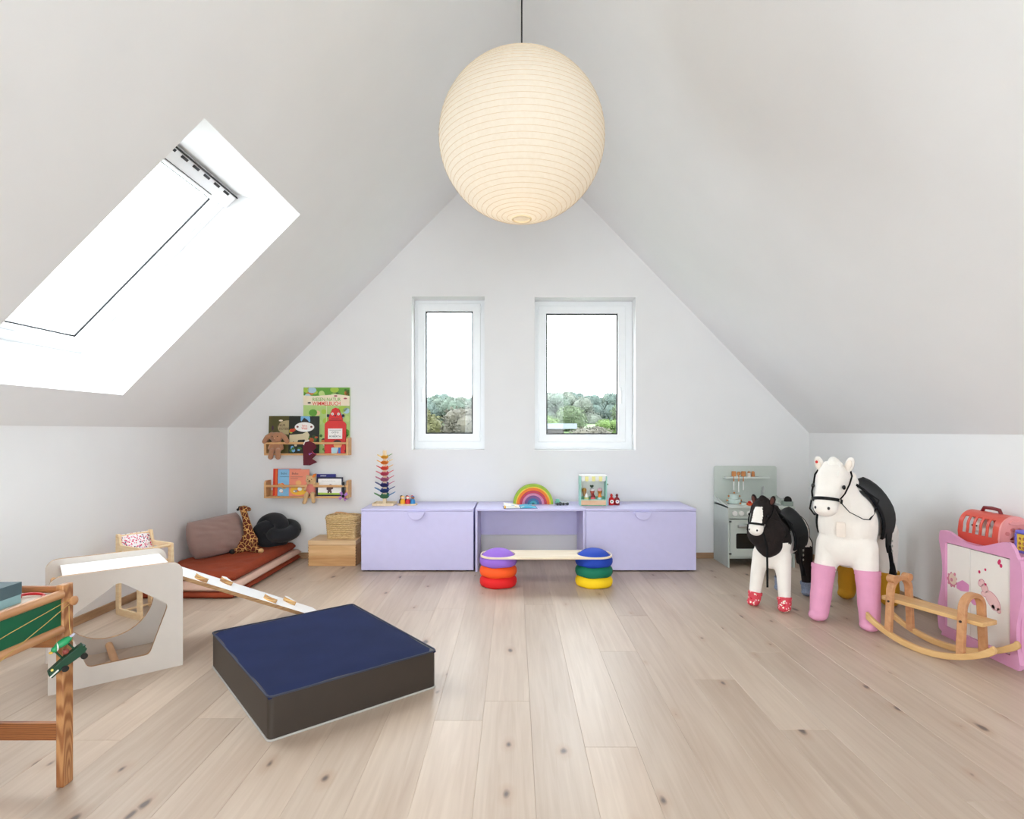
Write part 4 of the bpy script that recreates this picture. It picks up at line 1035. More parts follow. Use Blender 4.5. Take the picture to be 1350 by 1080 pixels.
def ink(name, c): return M('ink_'+name, c, .5, var=.03)
def book(label, x, y, z, w_, h, th, cover, lean=4, spine=None, page=(236, 230, 216)):
    """closed book standing face-out; children sit on its front face (local y = -th/2)"""
    t = thing('picture_book', label, 'book', (x, y, z)); t.rotation_euler = (R(-lean), 0, 0)
    MB().box(-w_/2, w_/2, -th/2, -th/2+.002, 0, h).build('front_cover', cover, t, bevel=.0008)
    MB().box(-w_/2, w_/2, th/2-.002, th/2, 0, h).build('back_cover', cover, t)
    MB().box(-w_/2+.001, w_/2-.003, -th/2+.002, th/2-.002, .002, h-.003).build('pages', M('paper', page, .8), t)
    MB().box(-w_/2, -w_/2+.002, -th/2, th/2, 0, h).build('spine', spine or cover, t)
    t['_f'] = -th/2; t['_b'] = (w_/2-.003, h-.003)
    return t
def on(t, name, poly, mat, lv=1, parent=None, dx=0, dz=0):
    mb = MB(); y = t['_f']-.0004*lv
    mb.prism(poly, 0, .0003, ((0, y, 0), (1, 0, 0), (0, 0, 1), (0, -1, 0))); return mb.build(name, mat, parent or t)
def word(t, s, h, mat, x, z, width=None, lv=3, name='title', rot=None):
    return text(name, s, h, mat, t, (x, t['_f']-.0004*lv-.0004, z), width, rot)
r8 = random.Random(3)
def scatter(t, n, x0, x1, z0, z1, mats, s0, s1, lv=1, name='picture_spot'):
    for k in range(n):
        x, z = r8.uniform(x0, x1), r8.uniform(z0, z1); s = r8.uniform(s0, s1)
        bw_, bh_ = t['_b']
        on(t, name, [(max(-bw_, min(bw_, p[0])), max(.003, min(bh_, p[1]))) for p in circ(x, z, s*r8.uniform(.8, 1.4), s*r8.uniform(.6, 1.2), 11)], mats[k % len(mats)], lv+k % 3*.3)

# tall green picture book
G = [ink('leaf', (96, 158, 50)), ink('lime', (168, 200, 70)), ink('forest', (66, 110, 40)), ink('pale_green', (190, 214, 130)), ink('sky', (176, 206, 220)), ink('sand', (226, 196, 150)), ink('orange', (206, 120, 60))]
CREAM = ink('cream', (240, 226, 200)); REDI = ink('red', (222, 66, 44)); BLK = ink('black', (26, 24, 24)); WHI = ink('white', (244, 242, 238))
t = book('tall green picture book with animals and a cream title band', -1.642, 5.022, ZU+.016, .405, .575, .014, ink('green_cover', (176, 206, 124)), 1)
on(t, 'top_meadow', [(-.20, .49), (.20, .49), (.20, .572), (-.20, .572)], G[0], 1)
scatter(t, 16, -.19, .19, .50, .56, [G[1], G[4], G[2], G[6], G[3]], .012, .03, 2)
on(t, 'title_band', [(-.2025, .42), (.2025, .415), (.2025, .50), (.1, .515), (-.1, .50), (-.2025, .505)], CREAM, 4)
word(t, 'RIESEN-NATUR', .030, ink('title_green', (120, 176, 70)), 0, .468, .245, 6)
word(t, 'WIMMELBUCH', .034, REDI, 0, .432, .245, 6)
for k, (bx, bz) in enumerate(((.08, .50), (.165, .478), (-.15, .44))):
    on(t, 'butterfly' if k < 2 else 'lizard', circ(bx, bz, .016, .007, 10), ink('butterfly', (176, 84, 96)) if k < 2 else BLK, 7)
scatter(t, 20, -.19, .19, .20, .39, [G[1], G[3], G[0], G[4], G[5]], .018, .045, 1)
scatter(t, 22, -.05, .19, .01, .2, [G[2], G[0], G[6], G[4], BLK, WHI], .01, .028, 1)
on(t, 'panel_line', [(-.0015, .2), (.0015, .2), (.0015, .415), (-.0015, .415)], CREAM, 3)

# olive book behind the dark one
t = book('olive green picture book half hidden behind the dark forest book', -2.01, 5.010, ZU+.016, .27, .325, .012, ink('olive', (82, 76, 30)), 3)
on(t, 'title_oval', circ(.03, .225, .085, .062, 30), ink('oval_tan', (176, 158, 116)), 1)
word(t, 'NUR', .022, ink('brown_text', (84, 56, 40)), -.02, .243, .06, 2); word(t, 'ERDTIERE', .02, ink('brown_text', (84, 56, 40)), .0, .212, .085, 2)
on(t, 'moth', circ(-.03, .285, .018, .008, 10), CREAM, 1); on(t, 'beetle', circ(-.1, .22, .009, .022, 10), ink('plum', (70, 34, 60)), 1)
scatter(t, 10, -.1, .12, .02, .12, [G[2], ink('plum', (70, 34, 60)), REDI], .008, .02)
# dark forest book
t = book('dark forest picture book with a white oval title plate', -1.832, 4.996, ZU+.016, .262, .323, .012, ink('forest_dark', (28, 34, 22)), 3)
on(t, 'sky_patch', rpoly([(-.03, .322), (.05, .322), (.055, .27), (-.03, .28)], .01), ink('night_blue', (120, 178, 222)), 1)
on(t, 'mountain', [(-.03, .265), (.0, .31), (.03, .29), (.05, .265)], BLK, 2)
on(t, 'title_oval', circ(.005, .228, .085, .042, 30), WHI, 4); word(t, 'Tief im', .018, REDI, .005, .238, .045, 6); word(t, 'Wald', .02, REDI, .005, .216, .05, 6)
for sx in (-1, 1): on(t, 'small_bird', circ(.005+sx*.06, .23, .010, .009, 10), ink('bird_brown', (120, 60, 50)), 6)
on(t, 'goat', rpoly([(-.125, .16), (-.06, .165), (-.01, .17), (.03, .19), (.05, .16), (.035, .11), (.03, .08), (.015, .08), (.01, .12), (-.05, .115), (-.06, .06), (-.08, .06), (-.085, .11), (-.11, .08), (-.125, .08)], .008), ink('goat', (214, 200, 164)), 2)
scatter(t, 8, -.12, -.07, .17, .21, [ink('rust', (190, 90, 40)), G[1], REDI], .008, .016, 2)
scatter(t, 16, .02, .12, .02, .15, [G[2], ink('dark_leaf', (50, 70, 30)), ink('rust', (190, 90, 40))], .01, .022, 1)
scatter(t, 6, -.12, .0, .01, .05, [ink('night_blue', (120, 178, 222)), G[2]], .01, .02, 1)

# red robot-shaped book
t = thing('picture_book', 'red robot-shaped board book with a white title plate', 'book', (-1.556, 4.985, ZU+.016)); t.rotation_euler = (R(-3), 0, 0); t['_f'] = -.007
RB = ink('robot_red', (216, 44, 42))
outl = rpoly([(-.092, 0), (.092, 0), (.092, .255), (.075, .275), (.062, .28), (.058, .31), (.028, .385), (.0, .398), (-.028, .385), (-.058, .31), (-.062, .28), (-.075, .275), (-.092, .255)], .012)
MB().prism(outl, -.007, .007, XZ).build('cover', RB, t, bevel=.001)
on(t, 'title_plate', [(-.062, .125), (.062, .125), (.062, .215), (-.062, .215)], WHI, 1)
word(t, 'OTTO', .014, BLK, 0, .180, .06, 3); word(t, '&', .009, BLK, 0, .165, None, 3); word(t, 'ROBERTA', .014, BLK, 0, .146, .098, 3)
on(t, 'author_line', [(-.05, .199), (.05, .199), (.05, .202), (-.05, .202)], ink('grey', (150, 150, 150)), 2)
for sx in (-1, 1):
    on(t, 'eye', circ(sx*.026, .342, .011, .012, 16), WHI, 1); on(t, 'pupil', circ(sx*.026, .341, .004, .004, 10), BLK, 2)
    MB().prism(rrect(-.01, .01, -.012, .012, .006), -.005, .005, ((sx*.066, 0, .328), (1, 0, 0), (0, 0, 1), (0, -1, 0))).build('ear', ink('navy', (30, 32, 60)), t)
    for z in (.02, .08): on(t, 'hinge_mark', circ(sx*.088, z, .005, .008, 10), BLK, 1)
on(t, 'nose', [(-.008, .334), (.008, .334), (0, .316)], ink('navy', (30, 32, 60)), 1)
on(t, 'mouth', [(-.034, .303), (0, .298), (.034, .303), (.034, .306), (0, .301), (-.034, .306)], ink('navy', (30, 32, 60)), 1)
on(t, 'neck_band', [(-.06, .284), (.06, .284), (.055, .291), (-.055, .291)], ink('robot_dark', (160, 24, 26)), 1)
on(t, 'face', circ(.024, .075, .036, .034, 18), ink('skin', (232, 172, 110)), 1); on(t, 'hair', circ(.02, .098, .034, .018, 14), ink('hair', (54, 30, 24)), 2)
on(t, 'shirt', rpoly([(-.03, 0), (.02, 0), (.03, .05), (-.03, .05)], .006), ink('pale_blue', (180, 220, 232)), 3)
on(t, 'stripe', [(.03, 0), (.05, 0), (.05, .05), (.03, .05)], ink('blue', (50, 110, 200)), 3)

# lower shelf
def swirl(t, x0, x1, z0, z1, n=9):
    scatter(t, n, x0, x1, z0, z1, [ink('yellow', (238, 186, 50)), ink('orange2', (226, 84, 40)), WHI, ink('blue', (50, 110, 200)), ink('grey', (150, 150, 150)), ink('skin', (232, 172, 110))], .008, .02, 1)
t = book('red picture book with an orange spine strip on the lower shelf', -1.98, 4.998, ZLo+.016, .24, .235, .012, ink('vermilion', (218, 54, 26)), 3)
on(t, 'spine_strip', [(-.10, .0), (-.085, .0), (-.085, .23), (-.10, .23)], ink('orange2', (240, 110, 40)), 1)
t = book('light blue picture book beside the red one', -1.925, 4.982, ZLo+.016, .255, .232, .010, ink('cover_blue', (134, 190, 226)), 3)
word(t, 'Bobo', .018, ink('blue_text', (60, 96, 140)), -.075, .195, .05, 2); on(t, 'subtitle', [(-.11, .165), (-.03, .165), (-.03, .168), (-.11, .168)], ink('blue_text', (60, 96, 140)), 1); swirl(t, -.11, -.04, .03, .11, 8)
t = book('salmon pink picture book behind the teddy', -1.862, 4.966, ZLo+.016, .172, .232, .010, ink('salmon', (232, 140, 112)), 3)
word(t, 'Bobo', .018, ink('maroon_text', (110, 50, 44)), -.035, .195, .055, 2); on(t, 'subtitle', [(-.075, .165), (.03, .165), (.03, .168), (-.075, .168)], ink('maroon_text', (110, 50, 44)), 1); on(t, 'subtitle', [(-.075, .15), (-.01, .15), (-.01, .153), (-.075, .153)], ink('maroon_text', (110, 50, 44)), 1)
on(t, 'sun_circle', circ(.0, .05, .075, .04, 20), ink('yellow', (238, 186, 50)), 1); on(t, 'bear_face', circ(-.005, .115, .025, .022, 14), ink('skin', (232, 172, 110)), 1); swirl(t, -.05, .04, .04, .09, 9)
t = book('narrow dark blue book behind the white one', -1.64, 5.002, ZLo+.016, .165, .188, .012, ink('indigo', (40, 40, 128)), 3)
on(t, 'title_line', [(-.05, .170), (.0, .170), (.0, .175), (-.05, .175)], WHI, 1)
t = book('white picture book with a navy border and a small bear', -1.60, 4.976, ZLo+.016, .225, .163, .012, ink('navy', (30, 36, 60)), 3)
on(t, 'white_field', rpoly([(-.10, .012), (.103, .012), (.103, .15), (-.10, .15)], .006), WHI, 1)
on(t, 'meadow_strip', [(-.10, .012), (.103, .012), (.103, .026), (-.10, .030)], ink('lime', (168, 200, 70)), 2)
BR = ink('bear_brown', (84, 60, 62))
for (x, z, rx, ry) in ((0, .058, .017, .024), (.008, .088, .016, .014), (-.018, .065, .008, .014), (.022, .07, .01, .012), (-.01, .035, .008, .012), (.012, .035, .008, .012)): on(t, 'bear', circ(x, z, rx, ry, 14), BR, 3)
on(t, 'author_line', [(-.07, .13), (.05, .13), (.05, .132), (-.07, .132)], ink('grey', (150, 150, 150)), 2)

# bunny, burgundy puppet, teddy, purple pinwheel toy
def bunny():
    P = M('bunny_plush', (172, 122, 88), .95, var=.08, bump=.4, bscale=220, sheen=.3)
    t = thing('bunny_plush', 'tan lop-eared bunny soft toy sitting in the upper shelf', 'soft toy', (-2.055, 4.962, ZU+.0))
    mb = MB(); mb.ell((0, -.004, .155), (.056, .034, .046), 16, 10); mb.ell((.0, -.02, .142), (.028, .022, .022), 12, 8)
    mb.ell((0, .004, .07), (.044, .022, .06), 16, 10)
    cap(mb, (-.022, 0, .045), .022, (-.026, -.03, .04), .021); cap(mb, (.022, 0, .045), .022, (.026, -.03, .04), .021); cap(mb, (-.026, -.034, .04), .021, (-.032, -.045, -.014), .023); cap(mb, (.026, -.034, .04), .021, (.032, -.045, -.014), .023)
    for s in (-1, 1): cap(mb, (s*.04, 0, .185), .018, (s*.075, -.012, .155), .022); cap(mb, (s*.075, -.012, .155), .022, (s*.098, -.014, .118), .02)
    cap(mb, (-.04, 0, .10), .015, (-.056, -.015, .06), .014); cap(mb, (.04, 0, .10), .015, (.056, -.015, .06), .014)
    blob('body', mb, P, t, .006, 3)
    MB().ell((0, -.043, .146), (.006, .004, .005), 8, 6).build('nose', M('bunny_nose', (206, 150, 130), .8), t, smooth=180)
    for s in (-1, 1): MB().ell((s*.022, -.034, .163), .004, 8, 6).build('eye', M('bead_black', (8, 8, 10)), t, smooth=180)
bunny()
def puppet():
    t = thing('dragon_crown', 'burgundy felt dragon-spike headband hanging over the upper shelf rail', 'costume', (-1.745, 4.928, ZU-.085))
    MB().prism(rpoly([(-.065, 0), (-.01, 0), (.055, .028), (.01, .055), (.05, .095), (.012, .118), (.05, .158), (.028, .19), (-.01, .208), (-.05, .20), (-.068, .17)], .003), -.004, .004, XZ).build('felt_panel', M('burgundy_felt', (98, 34, 46), .95, var=.06, bump=.2), t, bevel=.001)
    MB().tube([(-.002+.012*cos(a), -.006, .098+.008*sin(2*a)) for a in [i*.5 for i in range(9)]], .0025, 6).build('lilac_stitch', M('lilac_thread', (178, 120, 206), .7), t)
    MB().tube([(.012, -.005, .118), (.03, -.005, .10), (.05, -.005, .092)], .0022, 6).build('pink_edge', M('pink_thread', (232, 90, 130), .7), t)
    mb = MB(); mb.tube([(-.062, .0, .175), (-.05, .0, .204), (-.02, .0, .212), (-.03, .024, .215)], .006, 8); mb.build('white_band', M('white_felt', (236, 230, 224), .9), t, smooth=60)
puppet()
def teddy():
    P = M('teddy_plush', (206, 168, 118), .95, var=.07, bump=.4, bscale=220, sheen=.3); PK = M('teddy_dress', (206, 122, 108), .9, var=.05)
    t = thing('teddy_plush', 'beige teddy in a coral romper sitting in the lower shelf', 'soft toy', (-1.757, 4.962, ZLo))
    mb = MB(); mb.ell((0, 0, .158), (.046, .034, .04), 16, 10); mb.ell((0, -.022, .148), (.022, .018, .016), 12, 8)
    mb.ell((-.034, .004, .190), (.013, .008, .013), 10, 8); mb.ell((.034, .004, .190), (.014, .008, .014), 10, 8)
    mb.ell((0, 0, .085), (.034, .026, .05), 14, 10)
    cap(mb, (-.02, 0, .045), .018, (-.024, -.034, .038), .018); cap(mb, (.02, 0, .045), .018, (.024, -.034, .038), .018); cap(mb, (-.024, -.036, .038), .018, (-.036, -.042, -.024), .018); cap(mb, (.024, -.036, .038), .018, (.036, -.042, -.016), .018)
    mb.ell((-.040, -.048, -.034), (.02, .018, .014), 10, 8); mb.ell((.038, -.048, -.026), (.018, .018, .014), 10, 8)
    cap(mb, (.03, -.002, .115), .013, (.062, -.012, .122), .015); cap(mb, (-.03, -.002, .112), .013, (-.05, -.012, .075), .013)
    blob('body', mb, P, t, .006, 3)
    mb = MB(); mb.ell((0, -.002, .085), (.041, .032, .046), 18, 10); mb.ell((0, -.004, .05), (.044, .034, .02), 18, 8); blob('romper', mb, PK, t, .006, 2)
    for s in (-1, 1): MB().ell((s*.016, -.032, .164), .004, 8, 6).build('eye', M('bead_black', (8, 8, 10)), t, smooth=180)
    MB().ell((0, -.040, .152), (.007, .004, .005), 8, 6).build('nose', M('bead_black', (8, 8, 10)), t, smooth=180)
    mb = MB(); mb.prism(rpoly([(.016, .186), (.03, .21), (.055, .214), (.048, .196), (.03, .178)], .004), .014, .022, XZ); mb.build('bow', M('orange_bow', (226, 128, 50), .8), t)
teddy()
t = thing('purple_flower_clip', 'purple felt flower on a black strap hung at the end of the lower shelf', 'toy', (-1.468, 4.928, ZLo-.03))
PF = M('purple_felt', (178, 124, 196), .9)
for k in range(4):
    a = k*pi/2+.6; MB().prism([(.008*cos(a-1), .05+.008*sin(a-1)), (.046*cos(a-.28), .05+.046*sin(a-.28)), (.04*cos(a), .05+.04*sin(a)), (.046*cos(a+.28), .05+.046*sin(a+.28)), (.008*cos(a+1), .05+.008*sin(a+1))], -.003, .003, XZ).build('petal', PF, t)
MB().ell((0, -.004, .05), (.013, .006, .013), 12, 8).build('flower_centre', M('plush_black', (22, 18, 18)), t, smooth=180)
MB().ell((.018, -.004, .034), (.007, .005, .006), 10, 6).build('red_bead', M('red_bead', (170, 30, 30), .4), t, smooth=180)
MB().box(-.009, .009, .006, .012, .06, .17).build('strap', M('black_strap', (26, 26, 30), .7), t)
MB().cyl((0, .0, .135), (0, .004, .135), .008, n=12).build('snap_button', M('snap_silver', (206, 190, 160), .3, metal=.8), t)
for o in list(C.objects):
    if '_f' in o: del o['_f']
    if '_b' in o: del o['_b']

# ------------------------------------------------------------ mint play kitchen
def kitchen():
    KM = M('kitchen_mint', (197, 205, 198), .5, var=.02); KW = M('kitchen_pale', (214, 220, 214), .45, var=.015); KG = M('kitchen_glass', (34, 36, 36), .12); SIL = M('brushed_silver', (196, 198, 198), .35, metal=.6); KWH = M('kitchen_white', (236, 236, 232), .4)
    OW = wood('utensil_beech', (186, 118, 62), (206, 142, 84), (40, 40, 6))
    x0, x1, y0, y1 = 1.746, 2.292, 4.69, 5.03; w_ = x1-x0; d = y1-y0
    t = thing('play_kitchen', 'mint green wooden play kitchen with oven, sink and shelf', 'play kitchen', (x0, y0, 0))
    MB().prism(rrect(0, w_, 0, .813, (.0, .0, .022, .022)), -d, -d+.014, XZ).build('back_panel', KM, t, bevel=.001)
    for x in (0, w_-.012):
        MB().prism([(0, 0), (.03, 0), (d-.015, .0), (d-.015, .56), (d-.06, .545), (.0, .498)], 0, .012, ((x, 0, 0), (0, 1, 0), (0, 0, 1), (1, 0, 0))).build('side_panel', KM, t, bevel=.001)
    MB().box(-.0, w_, -.008, d-.014, .486, .502).build('worktop', KW, t, bevel=.002)
    MB().box(.012, w_-.012, .012, .024, .40, .486).build('control_panel', KM, t)
    MB().box(.012, w_-.012, .012, d-.015, .075, .09).build('base_board', KM, t)
    MB().box(.365, .377, .02, d-.015, .09, .486).build('divider', KM, t)
    # oven door with window
    mb = MB(); mb.prism([(.016, .094), (.36, .094), (.36, .394), (.016, .394)], -.010, .004, XZ, holes=[rrect(.065, .312, .155, .282, .012)]); dr = mb.build('oven_door', KM, t, bevel=.001)
    mb = MB(); mb.prism([(.06, .15), (.317, .15), (.317, .287), (.06, .287)], -.006, -.003, XZ); mb.build('oven_glass', KG, dr)
    MB().box(.066, .311, .0065, .0085, .231, .237).build('oven_rack', SIL, dr)
    mb = MB(); mb.cyl((.075, -.022, .342), (.30, -.022, .342), .011, n=14); mb.cyl((.09, -.022, .342), (.09, 0, .342), .006); mb.cyl((.285, -.022, .342), (.285, 0, .342), .006); mb.build('door_handle', SIL, dr, smooth=40)
    for z in (.115, .378): MB().box(.008, .026, -.008, .002, z-.007, z+.007).build('door_hinge', M('hinge_dark', (70, 74, 72), .4), dr)
    mb = MB(); mb.prism([(.380, .094), (w_-.016, .094), (w_-.016, .394), (.380, .394)], -.010, .004, XZ); d2 = mb.build('cupboard_door', KM, t, bevel=.001)
    MB().ell((.40, -.01, .30), .011, 12, 8).build('knob', KWH, d2, smooth=180)
    for x in (.058, .112, .18, .30):
        MB().lathe([(.021, 0), (.021, .01), (.018, .014), (.004, .015)], 20, (x, .012, .443), Matrix.Rotation(R(90), 3, 'X')).build('control_knob', KWH, t, smooth=40)
    MB().box(.075, .45, d-.10, d-.014, .708, .722).build('wall_shelf', KW, t, bevel=.002)
    for x in (.11, .20): MB().lathe([(.05, 0), (.05, .003), (.044, .004)], 24, (x, .17 if x < .15 else .26, .502)).build('hob_ring', M('hob_black', (46, 48, 48), .4), t)
    mb = MB(); mb.prism(rrect(.30, .47, .06, .22, .02), .497, .506, XY, holes=[rrect(.308, .462, .068, .212, .016)]); mb.build('sink_rim', SIL, t)
    mb = MB(); mb.box(.308, .462, .068, .212, .496, .503); mb.build('sink_basin', M('sink_grey', (150, 156, 156), .4), t)
    MB().tube([(.385, .25, .502), (.385, .25, .60), (.385, .235, .635), (.375, .20, .64), (.362, .17, .622), (.352, .155, .595)], .0085, 10).build('tap', SIL, t, smooth=60)
    # hanging utensils
    ux = x0+.0; kinds = ('spatula', 'ladle', 'slotted turner')
    for k, x in enumerate((.140, .182, .222)):
        u = thing('toy_'+('spatula', 'ladle', 'turner')[k], 'wooden toy %s with a white handle hung in the kitchen shelf' % kinds[k], 'toy utensil', (x0+x, y0+d-.097, .60))
        MB().cyl((0, 0, -.005 if k == 1 else .01), (0, 0, .085), .0055, n=10).build('handle', KWH, u, smooth=40)
        MB().cyl((0, 0, .08), (0, 0, .135), .0045, n=8).build('shaft', OW, u, smooth=40)
        if k == 1: MB().ell((0, 0, .152), (.0175, .008, .0175), 14, 8).build('bowl', OW, u, smooth=60)
        else: MB().prism(rrect(-.018, .018, .128, .172, .005), -.004, .004, XZ).build('blade', OW, u)
    for (nm, x, c, lab) in (('salt_shaker', .29, (232, 224, 214), 'white toy salt shaker on the kitchen shelf'), ('pepper_mill', .325, (190, 122, 66), 'brown wooden toy pepper mill on the kitchen shelf')):
        u = thing(nm, lab, 'toy shaker', (x0+x, y0+d-.05, .722))
        MB().lathe([(.014, 0), (.015, .004), (.013, .032)], 16).build('body', M('shaker_'+nm, c, .5), u, smooth=40)
        MB().lathe([(.014, .032), (.013, .042), (.005, .047)], 16).build('cap', OW, u, smooth=40)
    # pots, tray, rack and pan on the worktop
    PT = M('pot_mint', (204, 219, 214), .4); RED = M('toy_red', (200, 40, 40), .4)
    zt = .502
    def pot(lab, x, y, r, h, z=zt, lid=True):
        u = thing('toy_pot', lab, 'toy pot', (x0+x, y0+y, z))
        MB().lathe([(r*.95, 0), (r, .004), (r, h)], 22).build('body', PT, u, smooth=40)
        if lid:
            l = MB().lathe([(r*1.03, h), (r*1.03, h+.004), (r*.5, h+.010), (.004, h+.012)], 22).build('lid', PT, u, smooth=40); MB().ell((0, 0, h+.017), .009, 12, 8).build('lid_knob', OW, l, smooth=180)
        for s in (-1, 1): MB().ell((s*(r+.006), 0, h*.7), .008, 10, 8).build('handle', OW, u, smooth=180)
    pot('large pale mint toy pot on the kitchen hob', .115, .17, .052, .036, zt+.004, False); pot('small lidded mint toy pot stacked in the large pot', .115, .17, .04, .034, zt+.041)
    pot('small open mint toy saucepan beside the red tray', .163, .085, .022, .02, zt, False)
    u = thing('toy_food_tray', 'orange toy tray with red food on the kitchen worktop', 'toy tray', (x0+.24, y0+.075, zt))
    MB().box(-.055, .055, -.04, .04, 0, .018).build('tray', M('tray_orange', (222, 92, 44), .45), u, bevel=.003)
    for k in range(4): MB().ell((-.038+k*.025, -.01+.012*(k % 2), .026), (.013, .02, .011), 12, 8).build('food_piece', [RED, KWH, RED, M('toy_green_food', (90, 140, 60), .5)][k], u, smooth=180)
    u = thing('dish_rack', 'silver wire dish rack by the play kitchen sink', 'dish rack', (x0+.415, y0+.10, zt+.004))
    mb = MB()
    for z in (.0, .05):
        mb.tube([(-.06, -.05, z), (.06, -.05, z), (.06, .05, z), (-.06, .05, z)], .002, 6, closed=True)
    for i in range(7):
        x = -.06+.02*i; mb.tube([(x, -.05, .05), (x, -.05, 0), (x, .05, 0), (x, .05, .05)], .0014, 5)
    mb.build('wire_frame', SIL, u, smooth=60)
    for (sx, sy) in ((-1, -1), (1, -1), (-1, 1), (1, 1)): MB().ell((sx*.06, sy*.05, .056), .006, 8, 6).build('corner_cap', SIL, u, smooth=180)
    u = thing('toy_basin', 'translucent grey-green toy basin on the kitchen worktop', 'toy basin', (x0+.505, y0+.05, zt+.001))
    mb = MB(); mb.prism(rrect(-.036, .036, -.045, .045, .015), 0, .036, XY, holes=[rrect(-.032, .032, -.041, .041, .012)]); mb.box(-.033, .033, -.042, .042, 0, .003); mb.build('body', M('basin_green', (150, 164, 156), .3), u)
    u = thing('toy_frying_pan', 'black toy frying pan standing in the basin', 'toy pan', (x0+.508, y0+.05, zt+.018))
    MB().lathe([(.026, 0), (.03, .004), (.032, .012)], 22, (0, 0, .026), Matrix.Rotation(R(75), 3, 'X')).build('pan', M('plush_black', (22, 18, 18)), u, smooth=40)
    MB().box(-.004, .004, -.004, .004, -.014, .0).build('handle', M('plush_black', (22, 18, 18)), u)
kitchen()
# double socket on the knee wall
t = thing('wall_socket', 'white double power socket on the knee wall behind the white horse', 'socket', (XR, 4.865, .34))
MB().box(-.009, 0, -.075, .075, -.04, .04).build('plate', WHITE, t, bevel=.003)
for s in (-1, 1): MB().cyl((-.0095, s*.036, 0), (-.004, s*.036, 0), .02, n=18).build('outlet', M('socket_grey', (206, 208, 210), .5), t, smooth=40)

